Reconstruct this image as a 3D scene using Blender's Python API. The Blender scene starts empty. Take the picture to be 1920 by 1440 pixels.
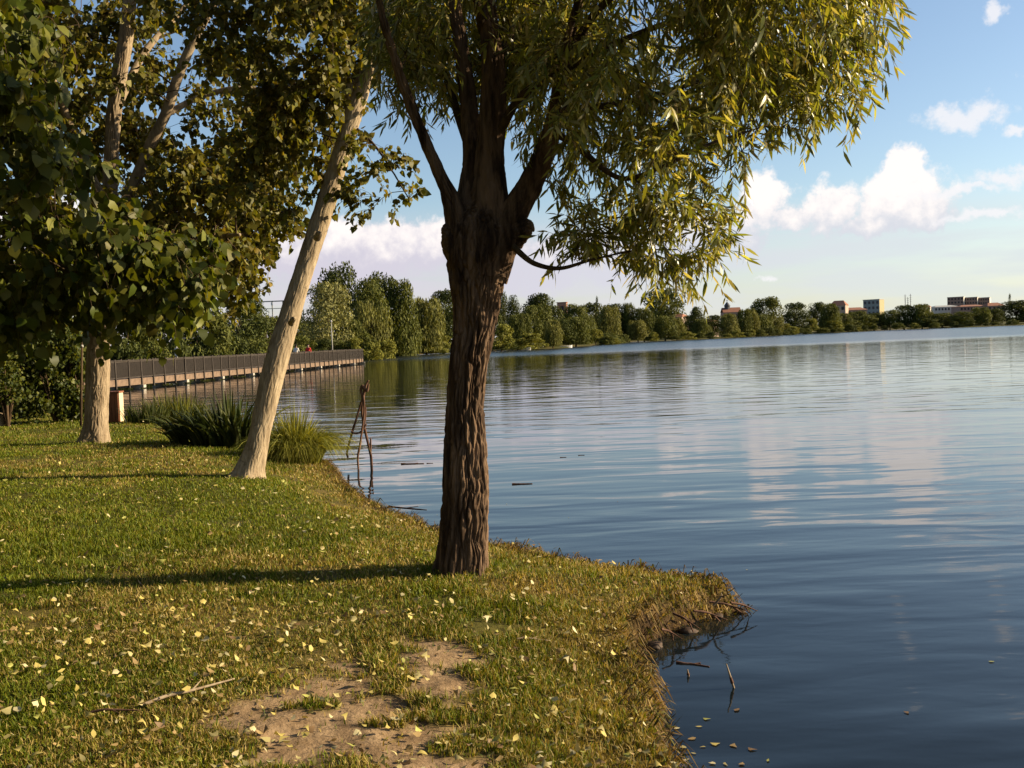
import bpy, bmesh, math, random
import numpy as np
from mathutils import Vector, Matrix

# ------------------------------------------------------------------ camera, sky, sun, exposure
SC = bpy.context.scene
COL = SC.collection
WATER = -0.30
CAMZ = 1.55
F = 1850.0                                   # focal length in photo pixels (1920 wide)
PITCH = math.atan(80 / F)
ROLL = math.atan(0.040)
fw = Vector((0, math.cos(PITCH), -math.sin(PITCH)))
r0 = Vector((1, 0, 0)); u0 = Vector((0, math.sin(PITCH), math.cos(PITCH)))
RT = r0 * math.cos(ROLL) - u0 * math.sin(ROLL)
UP = r0 * math.sin(ROLL) + u0 * math.cos(ROLL)
cam = bpy.data.cameras.new('camera'); camo = bpy.data.objects.new('camera', cam); COL.objects.link(camo)
cam.sensor_width = 36; cam.lens = 36 * F / 1920; cam.clip_start = 0.05; cam.clip_end = 12000
M = Matrix((RT, UP, -fw)).transposed().to_4x4(); M.translation = (0, 0, CAMZ)
camo.matrix_world = M
SC.camera = camo

SUN_AZ = math.radians(84.0)                  # clockwise from +Y (the viewing direction)
SUN_EL = math.radians(21.0)
SKY_STRENGTH = 0.050
SUN_STRENGTH = 5.0
EXPOSURE = 1.2
SC.view_settings.view_transform = 'Standard'; SC.view_settings.look = 'None'
SC.view_settings.gamma = 1.0; SC.view_settings.exposure = EXPOSURE
SC.render.engine = 'CYCLES'
SC.cycles.max_bounces = 6; SC.cycles.transparent_max_bounces = 8

def pxdir(px, py):
    return fw + RT * ((px - 960) / F) + UP * ((720 - py) / F)
def at(px, py, Y):
    """the point seen at photo pixel (px,py) that lies Y metres ahead"""
    d = pxdir(px, py); t = Y / d.y
    return Vector((0, 0, CAMZ)) + d * t
def onz(px, py, z):
    d = pxdir(px, py); t = (z - CAMZ) / d.z
    return Vector((0, 0, CAMZ)) + d * t
def azel(px, py):
    d = pxdir(px, py).normalized()
    return math.atan2(d.x, d.y), math.asin(d.z)
def to_px(P):
    P = np.asarray(P, float) - np.array([0, 0, CAMZ])
    z = P @ np.array(fw); z = np.where(np.abs(z) < 1e-6, 1e-6, z)
    return 960 + F * (P @ np.array(RT)) / z, 720 - F * (P @ np.array(UP)) / z, z

class NT:
    def __init__(s, tree): s.t = tree; tree.nodes.clear()
    def n(s, typ, **kw):
        nd = s.t.nodes.new(typ)
        for k, v in kw.items(): setattr(nd, k, v)
        return nd
    def put(s, sock, v):
        if isinstance(v, (int, float)): sock.default_value = v
        elif isinstance(v, (tuple, list)):
            sock.default_value = tuple(v) if len(v) == len(sock.default_value) else tuple(v) + (1,)
        else: s.t.links.new(v, sock)
    def m(s, op, a, b=0.0, c=None, clamp=False):
        nd = s.n('ShaderNodeMath', operation=op); nd.use_clamp = clamp
        s.put(nd.inputs[0], a); s.put(nd.inputs[1], b)
        if c is not None: s.put(nd.inputs[2], c)
        return nd.outputs[0]
    def v(s, op, a, b=(0, 0, 0)):
        nd = s.n('ShaderNodeVectorMath', operation=op); s.put(nd.inputs[0], a); s.put(nd.inputs[1], b)
        return nd.outputs['Value'] if op in ('LENGTH', 'DOT_PRODUCT', 'DISTANCE') else nd.outputs[0]
    def mix(s, f, a, b, blend='MIX'):
        nd = s.n('ShaderNodeMix', data_type='RGBA', blend_type=blend)
        s.put(nd.inputs[0], f); s.put(nd.inputs[6], a); s.put(nd.inputs[7], b); return nd.outputs[2]
    def ramp(s, x, a, b, c=0.0, d=1.0, smooth=True):
        nd = s.n('ShaderNodeMapRange', interpolation_type='SMOOTHSTEP' if smooth else 'LINEAR')
        s.put(nd.inputs[0], x)
        for i, q in enumerate((a, b, c, d)): s.put(nd.inputs[i + 1], q)
        return nd.outputs[0]
    def noise(s, vec, scale, detail=4, rough=0.5, dist=0.0):
        nd = s.n('ShaderNodeTexNoise'); s.put(nd.inputs['Vector'], vec)
        nd.inputs['Scale'].default_value = scale; nd.inputs['Detail'].default_value = detail
        nd.inputs['Roughness'].default_value = rough; nd.inputs['Distortion'].default_value = dist
        return nd.outputs[0]
    def xyz(s, x, y, z=0.0):
        nd = s.n('ShaderNodeCombineXYZ')
        for i, q in enumerate((x, y, z)): s.put(nd.inputs[i], q)
        return nd.outputs[0]
    def sep(s, v):
        nd = s.n('ShaderNodeSeparateXYZ'); s.put(nd.inputs[0], v); return nd.outputs

def make_world():
    w = bpy.data.worlds.new('World'); SC.world = w; w.use_nodes = True
    N = NT(w.node_tree)
    sky = N.n('ShaderNodeTexSky', sky_type='NISHITA'); sky.sun_disc = False
    sky.sun_elevation = SUN_EL; sky.sun_rotation = SUN_AZ
    sky.altitude = 0; sky.air_density = 1.0; sky.dust_density = 0.7; sky.ozone_density = 1.2
    d = N.v('NORMALIZE', N.n('ShaderNodeTexCoord').outputs['Generated'])
    x, y, z = N.sep(d)
    az = N.m('ARCTAN2', x, y); el = N.m('ARCSINE', z)
    p = N.xyz(az, el)
    w1 = N.n('ShaderNodeTexNoise'); N.put(w1.inputs['Vector'], d); w1.inputs['Scale'].default_value = 22
    w1.inputs['Detail'].default_value = 5; w1.inputs['Roughness'].default_value = 0.62
    off = N.v('MULTIPLY', N.v('SUBTRACT', w1.outputs['Color'], (0.5, 0.5, 0.5)), (0.05, 0.045, 0))
    pw = N.v('ADD', p, off)
    def blobs(lst):
        cur = None
        for (px, py, rx, ry) in lst:
            a, e = azel(px, py)
            q = N.v('MULTIPLY', N.v('SUBTRACT', pw, (a, e, 0)), (F / rx, F / ry, 0))
            val = N.m('SUBTRACT', 1.0, N.v('LENGTH', q))
            cur = val if cur is None else N.m('MAXIMUM', cur, val)
        return cur
    cum = blobs([(1690, 375, 98, 78), (1702, 325, 52, 52), (1735, 398, 64, 44), (1552, 385, 72, 66), (1430, 375, 66, 66), (1405, 445, 38, 40), (1480, 412, 60, 26),
                 (1640, 425, 110, 30), (720, 470, 150, 70), (640, 455, 110, 55), (810, 465, 90, 60), (560, 480, 120, 60), (1010, 500, 120, 70), (1150, 480, 120, 60), (1280, 440, 110, 60),
                 (300, 470, 150, 70), (60, 440, 180, 90), (2080, 400, 110, 70), (2300, 360, 160, 90)])
    fb = N.noise(d, 60, 7, 0.6)
    dens = N.m('ADD', cum, N.m('MULTIPLY', N.m('SUBTRACT', fb, 0.5), 0.9))
    mc = N.ramp(dens, 0.10, 0.46)
    # the same kind of cumulus goes on round the horizon
    gen = N.noise(N.v('MULTIPLY', d, (1, 1, 2.2)), 5.5, 8, 0.58)
    band = N.m('MULTIPLY', N.ramp(el, 0.02, 0.09), N.ramp(el, 0.26, 0.14))
    away = N.ramp(N.m('ABSOLUTE', az), 0.56, 0.8)
    mg = N.m('MULTIPLY', N.ramp(gen, 0.53, 0.62), N.m('MULTIPLY', band, away))
    # thin wisps
    wis = blobs([(1800, 218, 95, 34), (1845, 205, 45, 30), (1760, 210, 36, 24), (1678, 12, 16, 26), (1875, 20, 30, 18), (1905, 245, 34, 16), (1890, 335, 90, 20), (1800, 362, 130, 12), (1830, 405, 120, 13), (1435, 523, 28, 9), (2050, 120, 120, 30), (1990, 230, 80, 30)])
    wd = N.m('ADD', wis, N.m('MULTIPLY', N.m('SUBTRACT', N.noise(d, 85, 7, 0.62), 0.5), 1.5))
    mw = N.m('MULTIPLY', N.ramp(wd, 0.1, 0.85), 0.8)
    # low pale bank of flat cloud over the horizon
    lay = N.noise(N.v('MULTIPLY', d, (1, 1, 7)), 6, 6, 0.55)
    ml = N.m('MULTIPLY', N.m('MULTIPLY', N.ramp(el, 0.145, 0.075), N.ramp(lay, 0.25, 0.6, 0.35, 1.0)), 0.88)
    k = 1.0 / SKY_STRENGTH
    def C(r, g, b): return (r * k * 0.43, g * k * 0.43, b * k * 0.43)
    haze_col = N.mix(N.ramp(az, -0.25, 0.5), C(0.72, 0.67, 0.77), C(0.74, 0.80, 0.84))
    haze_col = N.mix(N.ramp(el, 0.07, 0.0), haze_col, N.mix(N.ramp(az, -0.25, 0.45), C(0.78, 0.72, 0.76), C(0.78, 0.83, 0.76)))
    skyc = N.mix(1.0, sky.outputs[0], (1.32, 1.36, 1.42), 'MULTIPLY')
    c = N.mix(ml, skyc, haze_col)
    shade = N.ramp(N.m('ADD', N.m('ADD', el, N.m('MULTIPLY', N.m('SUBTRACT', fb, 0.5), 0.09)), N.m('MULTIPLY', cum, 0.03)), 0.096, 0.15)
    ccol = N.mix(shade, N.mix(N.ramp(az, -0.2, 0.3), C(0.70, 0.66, 0.76), C(0.73, 0.75, 0.82)), C(1.12, 1.04, 1.0))
    c = N.mix(N.m('MULTIPLY', mc, 0.95), c, ccol)
    c = N.mix(mg, c, ccol)
    c = N.mix(mw, c, C(0.98, 0.96, 0.98))
    bg = N.n('ShaderNodeBackground'); N.put(bg.inputs[0], c); bg.inputs[1].default_value = SKY_STRENGTH
    out = N.n('ShaderNodeOutputWorld'); w.node_tree.links.new(bg.outputs[0], out.inputs[0])
make_world(); SC.world.cycles.sampling_method = 'MANUAL'; SC.world.cycles.sample_map_resolution = 512

sl = bpy.data.lights.new('sun', 'SUN'); sl.energy = SUN_STRENGTH; sl.angle = math.radians(0.53); sl.color = (1.0, 0.82, 0.56)
so = bpy.data.objects.new('sun', sl); COL.objects.link(so)
sdir = Vector((math.sin(SUN_AZ) * math.cos(SUN_EL), math.cos(SUN_AZ) * math.cos(SUN_EL), math.sin(SUN_EL)))
so.rotation_euler = sdir.to_track_quat('Z', 'Y').to_euler()
so.location = (30, 0, 20)

# ------------------------------------------------------------------ helpers
RNG = np.random.default_rng(11)
def hash3(ix, iy, iz, seed):
    h = (ix.astype(np.int64) * 374761393 + iy.astype(np.int64) * 668265263 + iz.astype(np.int64) * 2147483647 + seed * 974711) & 0xffffffff
    h = ((h ^ (h >> 13)) * 1274126177) & 0xffffffff
    h = ((h ^ (h >> 16)) * 2246822519) & 0xffffffff
    return ((h ^ (h >> 15)) & 0xffffff) / float(0xffffff)
def vnoise(x, y, z=0.0, seed=0):
    x, y, z = np.broadcast_arrays(np.asarray(x, float), np.asarray(y, float), np.asarray(z, float))
    ix, iy, iz = np.floor(x), np.floor(y), np.floor(z)
    fx, fy, fz = x - ix, y - iy, z - iz
    fx, fy, fz = [f * f * (3 - 2 * f) for f in (fx, fy, fz)]
    r = 0
    for dx in (0, 1):
        for dy in (0, 1):
            for dz in (0, 1):
                w = (fx if dx else 1 - fx) * (fy if dy else 1 - fy) * (fz if dz else 1 - fz)
                r = r + w * hash3(ix + dx, iy + dy, iz + dz, seed)
    return r
def fbm(x, y, z=0.0, seed=0, oct=4):
    r = 0; a = 0.5; t = 0
    for i in range(oct):
        r = r + a * vnoise(np.asarray(x) * 2 ** i, np.asarray(y) * 2 ** i, np.asarray(z) * 2 ** i, seed + i); t += a; a *= 0.5
    return r / t
def sstep(x, a, b):
    t = np.clip((x - a) / (b - a), 0, 1); return t * t * (3 - 2 * t)

ALB = 0.68
def mesh_np(name, V, faces, mat=None, smooth=False, tint=None, alb=ALB):
    """faces: list of int arrays (n,k)"""
    me = bpy.data.meshes.new(name)
    V = np.asarray(V, np.float32)
    me.vertices.add(len(V)); me.vertices.foreach_set('co', V.ravel())
    loops = np.concatenate([f.ravel() for f in faces]).astype(np.int32)
    tot = np.concatenate([np.full(len(f), f.shape[1], np.int32) for f in faces])
    st = np.concatenate([[0], np.cumsum(tot)[:-1]]).astype(np.int32)
    me.loops.add(len(loops)); me.loops.foreach_set('vertex_index', loops)
    me.polygons.add(len(tot)); me.polygons.foreach_set('loop_start', st); me.polygons.foreach_set('loop_total', tot)
    if smooth: me.polygons.foreach_set('use_smooth', np.ones(len(tot), bool))
    if tint is not None:
        a = me.attributes.new('tint', 'FLOAT_COLOR', 'POINT')
        t = np.ones((len(V), 4), np.float32); t[:, :3] = np.asarray(tint) * alb; a.data.foreach_set('color', t.ravel())
    me.update(calc_edges=True)
    if mat: me.materials.append(mat)
    return me
def obj(name, me, parent=None, loc=None):
    o = bpy.data.objects.new(name, me); COL.objects.link(o)
    if parent: o.parent = parent
    if loc is not None: o.location = loc
    return o
def tag(o, label=None, cat=None, group=None, kind=None):
    if label: o['label'] = label
    if cat: o['category'] = cat
    if group: o['group'] = group
    if kind: o['kind'] = kind
    return o
def thing(name, loc, label, cat, group=None, rz=0):
    o = bpy.data.objects.new(name, None); COL.objects.link(o); o.location = loc; o.rotation_euler = (0, 0, rz)
    o.empty_display_size = 0.1
    return tag(o, label, cat, group)

class MB:
    def __init__(s): s.V = []; s.F = []
    def box(s, c, size, rz=0, rot=None):
        b = len(s.V); R = rot if rot is not None else Matrix.Rotation(rz, 3, 'Z')
        for sx in (-.5, .5):
            for sy in (-.5, .5):
                for sz in (-.5, .5):
                    s.V.append(tuple(Vector(c) + R @ Vector((sx * size[0], sy * size[1], sz * size[2]))))
        s.F += [tuple(b + i for i in f) for f in ((0, 1, 3, 2), (4, 6, 7, 5), (0, 4, 5, 1), (2, 3, 7, 6), (0, 2, 6, 4), (1, 5, 7, 3))]
        return s
    def poly(s, pts):
        b = len(s.V); s.V += [tuple(p) for p in pts]; s.F.append(tuple(range(b, b + len(pts)))); return s
    def tube(s, pts, rad, n=8, caps=True):
        b0 = len(s.V); pts = [Vector(p) for p in pts]
        if not hasattr(rad, '__len__'): rad = [rad] * len(pts)
        ref = None
        for i, p in enumerate(pts):
            t = (pts[min(i + 1, len(pts) - 1)] - pts[max(i - 1, 0)]).normalized()
            if ref is None: ref = t.orthogonal().normalized()
            ref = (ref - t * ref.dot(t)).normalized(); bt = t.cross(ref)
            for k in range(n):
                a = 2 * math.pi * k / n
                s.V.append(tuple(p + (ref * math.cos(a) + bt * math.sin(a)) * rad[i]))
        for i in range(len(pts) - 1):
            for k in range(n):
                a = b0 + i * n + k; c = b0 + i * n + (k + 1) % n
                s.F.append((a, c, c + n, a + n))
        if caps:
            s.F.append(tuple(b0 + k for k in range(n))[::-1]); e = b0 + (len(pts) - 1) * n
            s.F.append(tuple(e + k for k in range(n)))
        return s
    def mesh(s, name, mat, smooth=False):
        me = bpy.data.meshes.new(name); me.from_pydata(s.V, [], s.F); me.materials.append(mat)
        if smooth: me.polygons.foreach_set('use_smooth', np.ones(len(me.polygons), bool))
        me.update(); return me

def spline(P, n):
    """Catmull-Rom through the rows of P (any number of columns)"""
    P = np.asarray(P, float); E = np.vstack([2 * P[0] - P[1], P, 2 * P[-1] - P[-2]])
    t = np.linspace(0, len(P) - 1 - 1e-9, n); i = t.astype(int); f = (t - i)[:, None]
    a, b, c, d = E[i], E[i + 1], E[i + 2], E[i + 3]
    return 0.5 * ((2 * b) + (c - a) * f + (2 * a - 5 * b + 4 * c - d) * f ** 2 + (3 * b - a - 3 * c + d) * f ** 3)
def frames(P):
    T = np.gradient(P, axis=0); T /= np.linalg.norm(T, axis=1)[:, None] + 1e-12
    ref = np.array([1.0, 0, 0]) if abs(T[0][0]) < 0.8 else np.array([0, 1.0, 0])
    A = np.zeros_like(P); B = np.zeros_like(P)
    for i in range(len(P)):
        ref = ref - T[i] * ref.dot(T[i]); ref /= np.linalg.norm(ref)
        A[i] = ref; B[i] = np.cross(T[i], ref)
    return T, A, B
def tube_np(P, R, sides):
    T, A, B = frames(P); a = np.arange(sides) * 2 * np.pi / sides
    V = P[:, None] + (A[:, None] * np.cos(a)[None, :, None] + B[:, None] * np.sin(a)[None, :, None]) * R[:, None, None]
    n = len(P); i = np.arange(n - 1)[:, None] * sides; k = np.arange(sides)[None]; k2 = (k + 1) % sides
    Fq = np.stack([i + k, i + k2, i + k2 + sides, i + k + sides], -1).reshape(-1, 4)
    return V.reshape(-1, 3), Fq
def join_tubes(lst, name, mat, smooth=True):
    Vs, Fs, o = [], [], 0
    for (P, R, s) in lst:
        v, f = tube_np(P, R, s); Vs.append(v); Fs.append(f + o); o += len(v)
    return mesh_np(name, np.vstack(Vs), [np.vstack(Fs)], mat, smooth)
def voro(x, y, z, seed):
    x, y, z = np.broadcast_arrays(x, y, z); ix, iy, iz = np.floor(x), np.floor(y), np.floor(z); f1 = np.full(x.shape, 9.0); f2 = np.full(x.shape, 9.0)
    for dx in (-1, 0, 1):
        for dy in (-1, 0, 1):
            for dz in (-1, 0, 1):
                a, b, c = ix + dx, iy + dy, iz + dz
                d = np.sqrt((a + hash3(a, b, c, seed) - x) ** 2 + (b + hash3(a, b, c, seed + 50) - y) ** 2 + (c + hash3(a, b, c, seed + 90) - z) ** 2)
                m = d < f1; f2 = np.where(m, f1, np.minimum(f2, d)); f1 = np.where(m, d, f1)
    return f2 - f1
def bark_mesh(name, spec, mat, rows, segs, depth, cell=(0.035, 0.17), flare=0.0, lobes=0.0, seed=3, cap=True, origin=(0, 0, 0), plates=False):
    """spec rows: x,y,z,r -> a limb with furrowed bark modelled in its surface"""
    S = spline(spec, rows); P = S[:, :3]; R = S[:, 3]
    T, A, B = frames(P); a = np.arange(segs) * 2 * np.pi / segs
    L = np.concatenate([[0], np.cumsum(np.linalg.norm(np.diff(P, axis=0), axis=1))])
    ca, sa = np.cos(a)[None], np.sin(a)[None]; r = R[:, None]; l = L[:, None]
    wx = (vnoise(ca * r / .12, sa * r / .12, l / .12, seed + 5) - .5) * 1.3
    n1 = vnoise(ca * r / cell[0] + wx, sa * r / cell[0] + wx, l / cell[1], seed)
    n2 = vnoise(ca * r / cell[0] * 2.1, sa * r / cell[0] * 2.1, l / cell[1] * 2.6, seed + 1)
    n3 = vnoise(ca * r / .16, sa * r / .16, l / .3, seed + 2)
    tw_ = np.arctan2(sa, ca) * 0; wz = (vnoise(ca * r / .05, sa * r / .05, l / .09, seed + 8) - .5) * 0.9
    if plates:
        wz = wz * .45; q = ca * r / cell[0] + wx * .7 + wz; v = voro(q, sa * r / cell[0] + wx * .7 - wz, l / cell[1] + wz, seed)
        rid = np.minimum(1, v * 2.8) ** .55; n4 = vnoise(ca * r / .009, sa * r / .009, l / .035, seed + 3)
        disp = depth * (1.0 * rid + .45 * n2 + .42 * n4 - 1.2)
    else:
        rid = 1 - np.abs(2 * n1 - 1) ** 0.8
        disp = depth * (1.25 * rid + 0.5 * n2 - 0.95)
    disp = disp + 0.22 * r * (n3 - .5) * 0.55
    if flare:
        g = np.exp(-l / 0.16); disp = disp + g * flare * (0.55 + 0.45 * np.cos(a * 5 + 1.0 + seed)[None])
    rr = r + disp + lobes * r * np.cos(3 * a + l * 1.3)[None][0]
    V = P[:, None] + (A[:, None] * ca[..., None] + B[:, None] * sa[..., None]) * rr[..., None]
    V = V.reshape(-1, 3) - np.array(origin)
    i = np.arange(rows - 1)[:, None] * segs; k = np.arange(segs)[None]; k2 = (k + 1) % segs
    Fq = np.stack([i + k, i + k2, i + k2 + segs, i + k + segs], -1).reshape(-1, 4)
    fs = [Fq]
    if cap:
        V = np.vstack([V, P[-1] - np.array(origin) + T[-1] * R[-1] * 0.35]); e = (rows - 1) * segs
        fs.append(np.stack([e + np.arange(segs), e + (np.arange(segs) + 1) % segs, np.full(segs, len(V) - 1)], -1))
    return mesh_np(name, V, fs, mat, True)

# ------------------------------------------------------------------ materials
def principled(name, fn, rough=0.8, spec=0.3):
    m = bpy.data.materials.new(name); m.use_nodes = True; N = NT(m.node_tree)
    b = N.n('ShaderNodeBsdfPrincipled'); b.inputs['Roughness'].default_value = rough
    b.inputs['Specular IOR Level'].default_value = spec
    o = N.n('ShaderNodeOutputMaterial'); N.t.links.new(b.outputs[0], o.inputs[0])
    fn(N, b); return m
def geo_pos(N): return N.n('ShaderNodeNewGeometry').outputs['Position']
def obj_pos(N): return N.n('ShaderNodeTexCoord').outputs['Object']
def bump(N, b, h, dist, strength=1.0):
    nd = N.n('ShaderNodeBump'); nd.inputs['Distance'].default_value = dist; nd.inputs['Strength'].default_value = strength
    N.put(nd.inputs['Height'], h); N.t.links.new(nd.outputs[0], b.inputs['Normal'])
def plain(name, c, rough=0.8, var=0.25, scale=3.0, spec=0.3):
    c = tuple(q * 0.75 for q in c)
    def fn(N, b):
        p = obj_pos(N); n = N.noise(p, scale, 6, 0.6)
        f = N.ramp(n, 0.25, 0.75, 1 - var, 1 + var, False)
        N.put(b.inputs['Base Color'], N.mix(1.0, c, N.xyz(f, f, f), 'MULTIPLY'))
        bump(N, b, N.noise(p, scale * 8, 4), 0.01, 0.3)
    return principled(name, fn, rough, spec)
def bark_mat(name, c1, c2, c3, fine=40.0, bd=0.006, stretch=0.22, scar=False):
    c1, c2, c3 = [tuple(q * ALB for q in c) for c in (c1, c2, c3)]
    def fn(N, b):
        p = geo_pos(N); ps = N.v('MULTIPLY', p, (1, 1, stretch))
        n1 = N.noise(ps, fine * 0.45, 6, 0.62, 0.4); n2 = N.noise(p, 3.2, 5, 0.6)
        col = N.mix(N.ramp(n1, 0.32, 0.68), c1, c2)
        col = N.mix(N.ramp(n2, 0.5, 0.75, 0, 0.7), col, c3)
        if scar:
            sc = N.noise(N.v('MULTIPLY', p, (3.0, 3.0, 9.0)), 1.0, 5, 0.6, 0.8); col = N.mix(N.ramp(sc, 0.60, 0.70, 0, 0.75), col, tuple(q * .28 for q in c1))
            col = N.mix(N.ramp(N.noise(p, 1.3, 4), 0.5, 0.75, 0, .5), col, (c1[0] * .8, c1[1] * .85, c1[2] * .8))
        N.put(b.inputs['Base Color'], col)
        bump(N, b, N.m('ADD', N.noise(ps, fine, 6, 0.65, 0.6), N.m('MULTIPLY', N.noise(ps, fine * 3, 4), 0.4)), bd, 1.0)
    return principled(name, fn, 0.9, 0.15)
MAT = {}
MAT['willow_bark'] = bark_mat('willow_bark', (0.028, 0.015, 0.008), (0.26, 0.165, 0.098), (0.095, 0.054, 0.028), 30, 0.012, 0.12)
MAT['pale_bark'] = bark_mat('pale_bark', (0.29, 0.215, 0.13), (0.53, 0.415, 0.265), (0.40, 0.305, 0.19), 30, 0.008, 0.22, True)
MAT['poplar_bark'] = bark_mat('poplar_bark', (0.23, 0.165, 0.10), (0.47, 0.365, 0.235), (0.33, 0.25, 0.155), 26, 0.009, 0.22, True)
MAT['twig'] = bark_mat('twig', (0.05, 0.032, 0.018), (0.13, 0.085, 0.045), (0.10, 0.075, 0.03), 60, 0.001)
MAT['dead_wood'] = bark_mat('dead_wood', (0.10, 0.05, 0.03), (0.21, 0.115, 0.075), (0.15, 0.08, 0.05), 40, 0.002)
MAT['dry_stick'] = bark_mat('dry_stick', (0.25, 0.18, 0.11), (0.42, 0.33, 0.22), (0.3, 0.22, 0.14), 60, 0.001)

def leaf_mat(name, trans=0.3, rough=0.42, spec=0.4, warm=(1.25, 1.15, 0.45)):
    m = bpy.data.materials.new(name); m.use_nodes = True; N = NT(m.node_tree)
    a = N.n('ShaderNodeAttribute', attribute_name='tint').outputs['Color']
    b = N.n('ShaderNodeBsdfPrincipled'); N.put(b.inputs['Base Color'], a)
    b.inputs['Roughness'].default_value = rough; b.inputs['Specular IOR Level'].default_value = spec
    t = N.n('ShaderNodeBsdfTranslucent'); N.put(t.inputs[0], N.mix(1.0, a, warm, 'MULTIPLY'))
    mx = N.n('ShaderNodeMixShader'); mx.inputs[0].default_value = trans
    N.t.links.new(b.outputs[0], mx.inputs[1]); N.t.links.new(t.outputs[0], mx.inputs[2])
    o = N.n('ShaderNodeOutputMaterial'); N.t.links.new(mx.outputs[0], o.inputs[0]); return m
MAT['leaf'] = leaf_mat('leaf', 0.42, 0.5, 0.22)
MAT['willow_leaf'] = leaf_mat('willow_leaf', 0.45, 0.38, 0.45)
MAT['far_leaf'] = leaf_mat('far_leaf', 0.22, 0.7, 0.15)
MAT['blade'] = leaf_mat('blade', 0.3, 0.6, 0.2)
MAT['dry_leaf'] = leaf_mat('dry_leaf', 0.15, 0.6, 0.3, (1.1, 1.0, 0.7))

# ------------------------------------------------------------------ terrain
near_px = [(1300, 1475), (1252, 1380), (1226, 1300), (1206, 1235), (1212, 1205), (1270, 1180), (1330, 1160), (1400, 1148)]
SH = [(2.2, -30), (1.6, -8), (1.1, -2), (0.82, 1.5), (0.76, 3.0)]
SH += [tuple(onz(a, b, WATER)[:2]) for a, b in near_px]
SH += [(1.50, 6.72), (1.18, 7.02), (0.72, 7.42), (0.2, 7.95), (-0.25, 8.5), (-0.80, 9.35), (-1.25, 10.2), (-1.66, 11.2), (-1.98, 12.1), (-2.32, 13.2), (-2.62, 14.4), (-2.95, 15.5), (-4.0, 17.4),
       (-6.0, 21.2), (-8.6, 25.0), (-12, 28.5), (-17, 33), (-24, 41), (-32, 52), (-38, 70), (-40, 95), (-34, 116), (-24, 122), (-21, 135), (-24, 160), (-21, 180), (-14, 188), (-8, 188), (-3.4, 184),
       (10, 197), (22, 240), (33, 300), (50, 305), (77, 329), (121, 400), (164, 440), (225, 433), (320, 425), (450, 340), (520, 150), (500, -150), (300, -300), (80, -200), (10, -60)]
SH = np.array(SH)
def shore_sd(x, y):
    """signed distance to the lake shore, positive on land"""
    x = np.asarray(x, float); y = np.asarray(y, float); d2 = np.full(x.shape, 1e18); ins = np.zeros(x.shape, bool)
    n = len(SH)
    for i in range(n):
        ax, ay = SH[i]; bx, by = SH[(i + 1) % n]
        ex, ey = bx - ax, by - ay; t = np.clip(((x - ax) * ex + (y - ay) * ey) / (ex * ex + ey * ey), 0, 1)
        d2 = np.minimum(d2, (x - ax - t * ex) ** 2 + (y - ay - t * ey) ** 2)
        c = ((ay > y) != (by > y)) & (x < ex * (y - ay) / (ey if ey != 0 else 1e-9) + ax); ins ^= c
    d = np.sqrt(d2); return np.where(ins, -d, d)
def ground_z(x, y, sd=None):
    x = np.asarray(x, float); y = np.asarray(y, float)
    if sd is None: sd = shore_sd(x, y)
    near = np.clip(1 - np.hypot(x, y) / 60, 0, 1)
    s = sd + (fbm(x * 3, y * 3, 0, 21, 3) - .5) * 0.22 * near
    z = np.where(s < 0, WATER - 0.02 + np.maximum(s * 0.9, -1.6), 0)
    up = WATER - 0.02 + 0.17 * sstep(s, 0, 0.13) + 0.13 * sstep(s, 0.08, 1.3) + 0.02 * sstep(s, .5, 3)
    z = np.where(s < 0, z, up)
    inl = sstep(s, 0.2, 2.0)
    z = z + inl * (0.028 * np.clip(-x - 0.5, 0, 9) * near + 0.07 * (fbm(x * 0.7, y * 0.7, 0, 5, 3) - .5) + 0.025 * (fbm(x * 5, y * 5, 0, 6, 2) - .5) * near)
    if x.size > 50: z = z + dirt_mask(x, y) * ((fbm(x * 8, y * 8, 0, 61, 3) - .5) * .05 - .012)
    z = z + np.where(sd > 0, np.clip(sd - 4, 0, 400) * 0.012 * (1 - near), 0)
    return z
def gz(x, y): return float(ground_z(np.array([x]), np.array([y]))[0])
def ghit(px, py):
    """where the view ray through a photo pixel meets the ground"""
    d = np.array(pxdir(px, py)); o = np.array([0, 0, CAMZ]); t = np.linspace(1.5, 60, 6000)
    P = o + t[:, None] * d; g = P[:, 2] - ground_z(P[:, 0], P[:, 1])
    i = int(np.argmax(g < 0)); return Vector(P[i])

dirt_px = [(372, 1350), (440, 1312), (555, 1292), (640, 1245), (715, 1235), (780, 1198), (870, 1200), (905, 1245), (880, 1285), (925, 1330), (965, 1385), (930, 1432), (760, 1425), (600, 1445), (420, 1425)]
DIRT = np.array([tuple(onz(a, b, 0.02)[:2]) for a, b in dirt_px])
def poly_sd(Q, x, y):
    d2 = np.full(x.shape, 1e18); ins = np.zeros(x.shape, bool)
    for i in range(len(Q)):
        ax, ay = Q[i]; bx, by = Q[(i + 1) % len(Q)]; ex, ey = bx - ax, by - ay
        t = np.clip(((x - ax) * ex + (y - ay) * ey) / (ex * ex + ey * ey), 0, 1)
        d2 = np.minimum(d2, (x - ax - t * ex) ** 2 + (y - ay - t * ey) ** 2)
        ins ^= ((ay > y) != (by > y)) & (x < ex * (y - ay) / (ey if ey != 0 else 1e-9) + ax)
    return np.where(ins, 1, -1) * np.sqrt(d2)
def dirt_mask(x, y):
    s = -0.75 * sstep(fbm(x * 3.4 + 7, y * 5.2, 0, 38, 3), .56, .68) + poly_sd(DIRT, x, y) + (fbm(x * 4.5, y * 6.5, 0, 31, 4) - .45) * 0.75
    return sstep(s, -0.10, 0.14)
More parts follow.
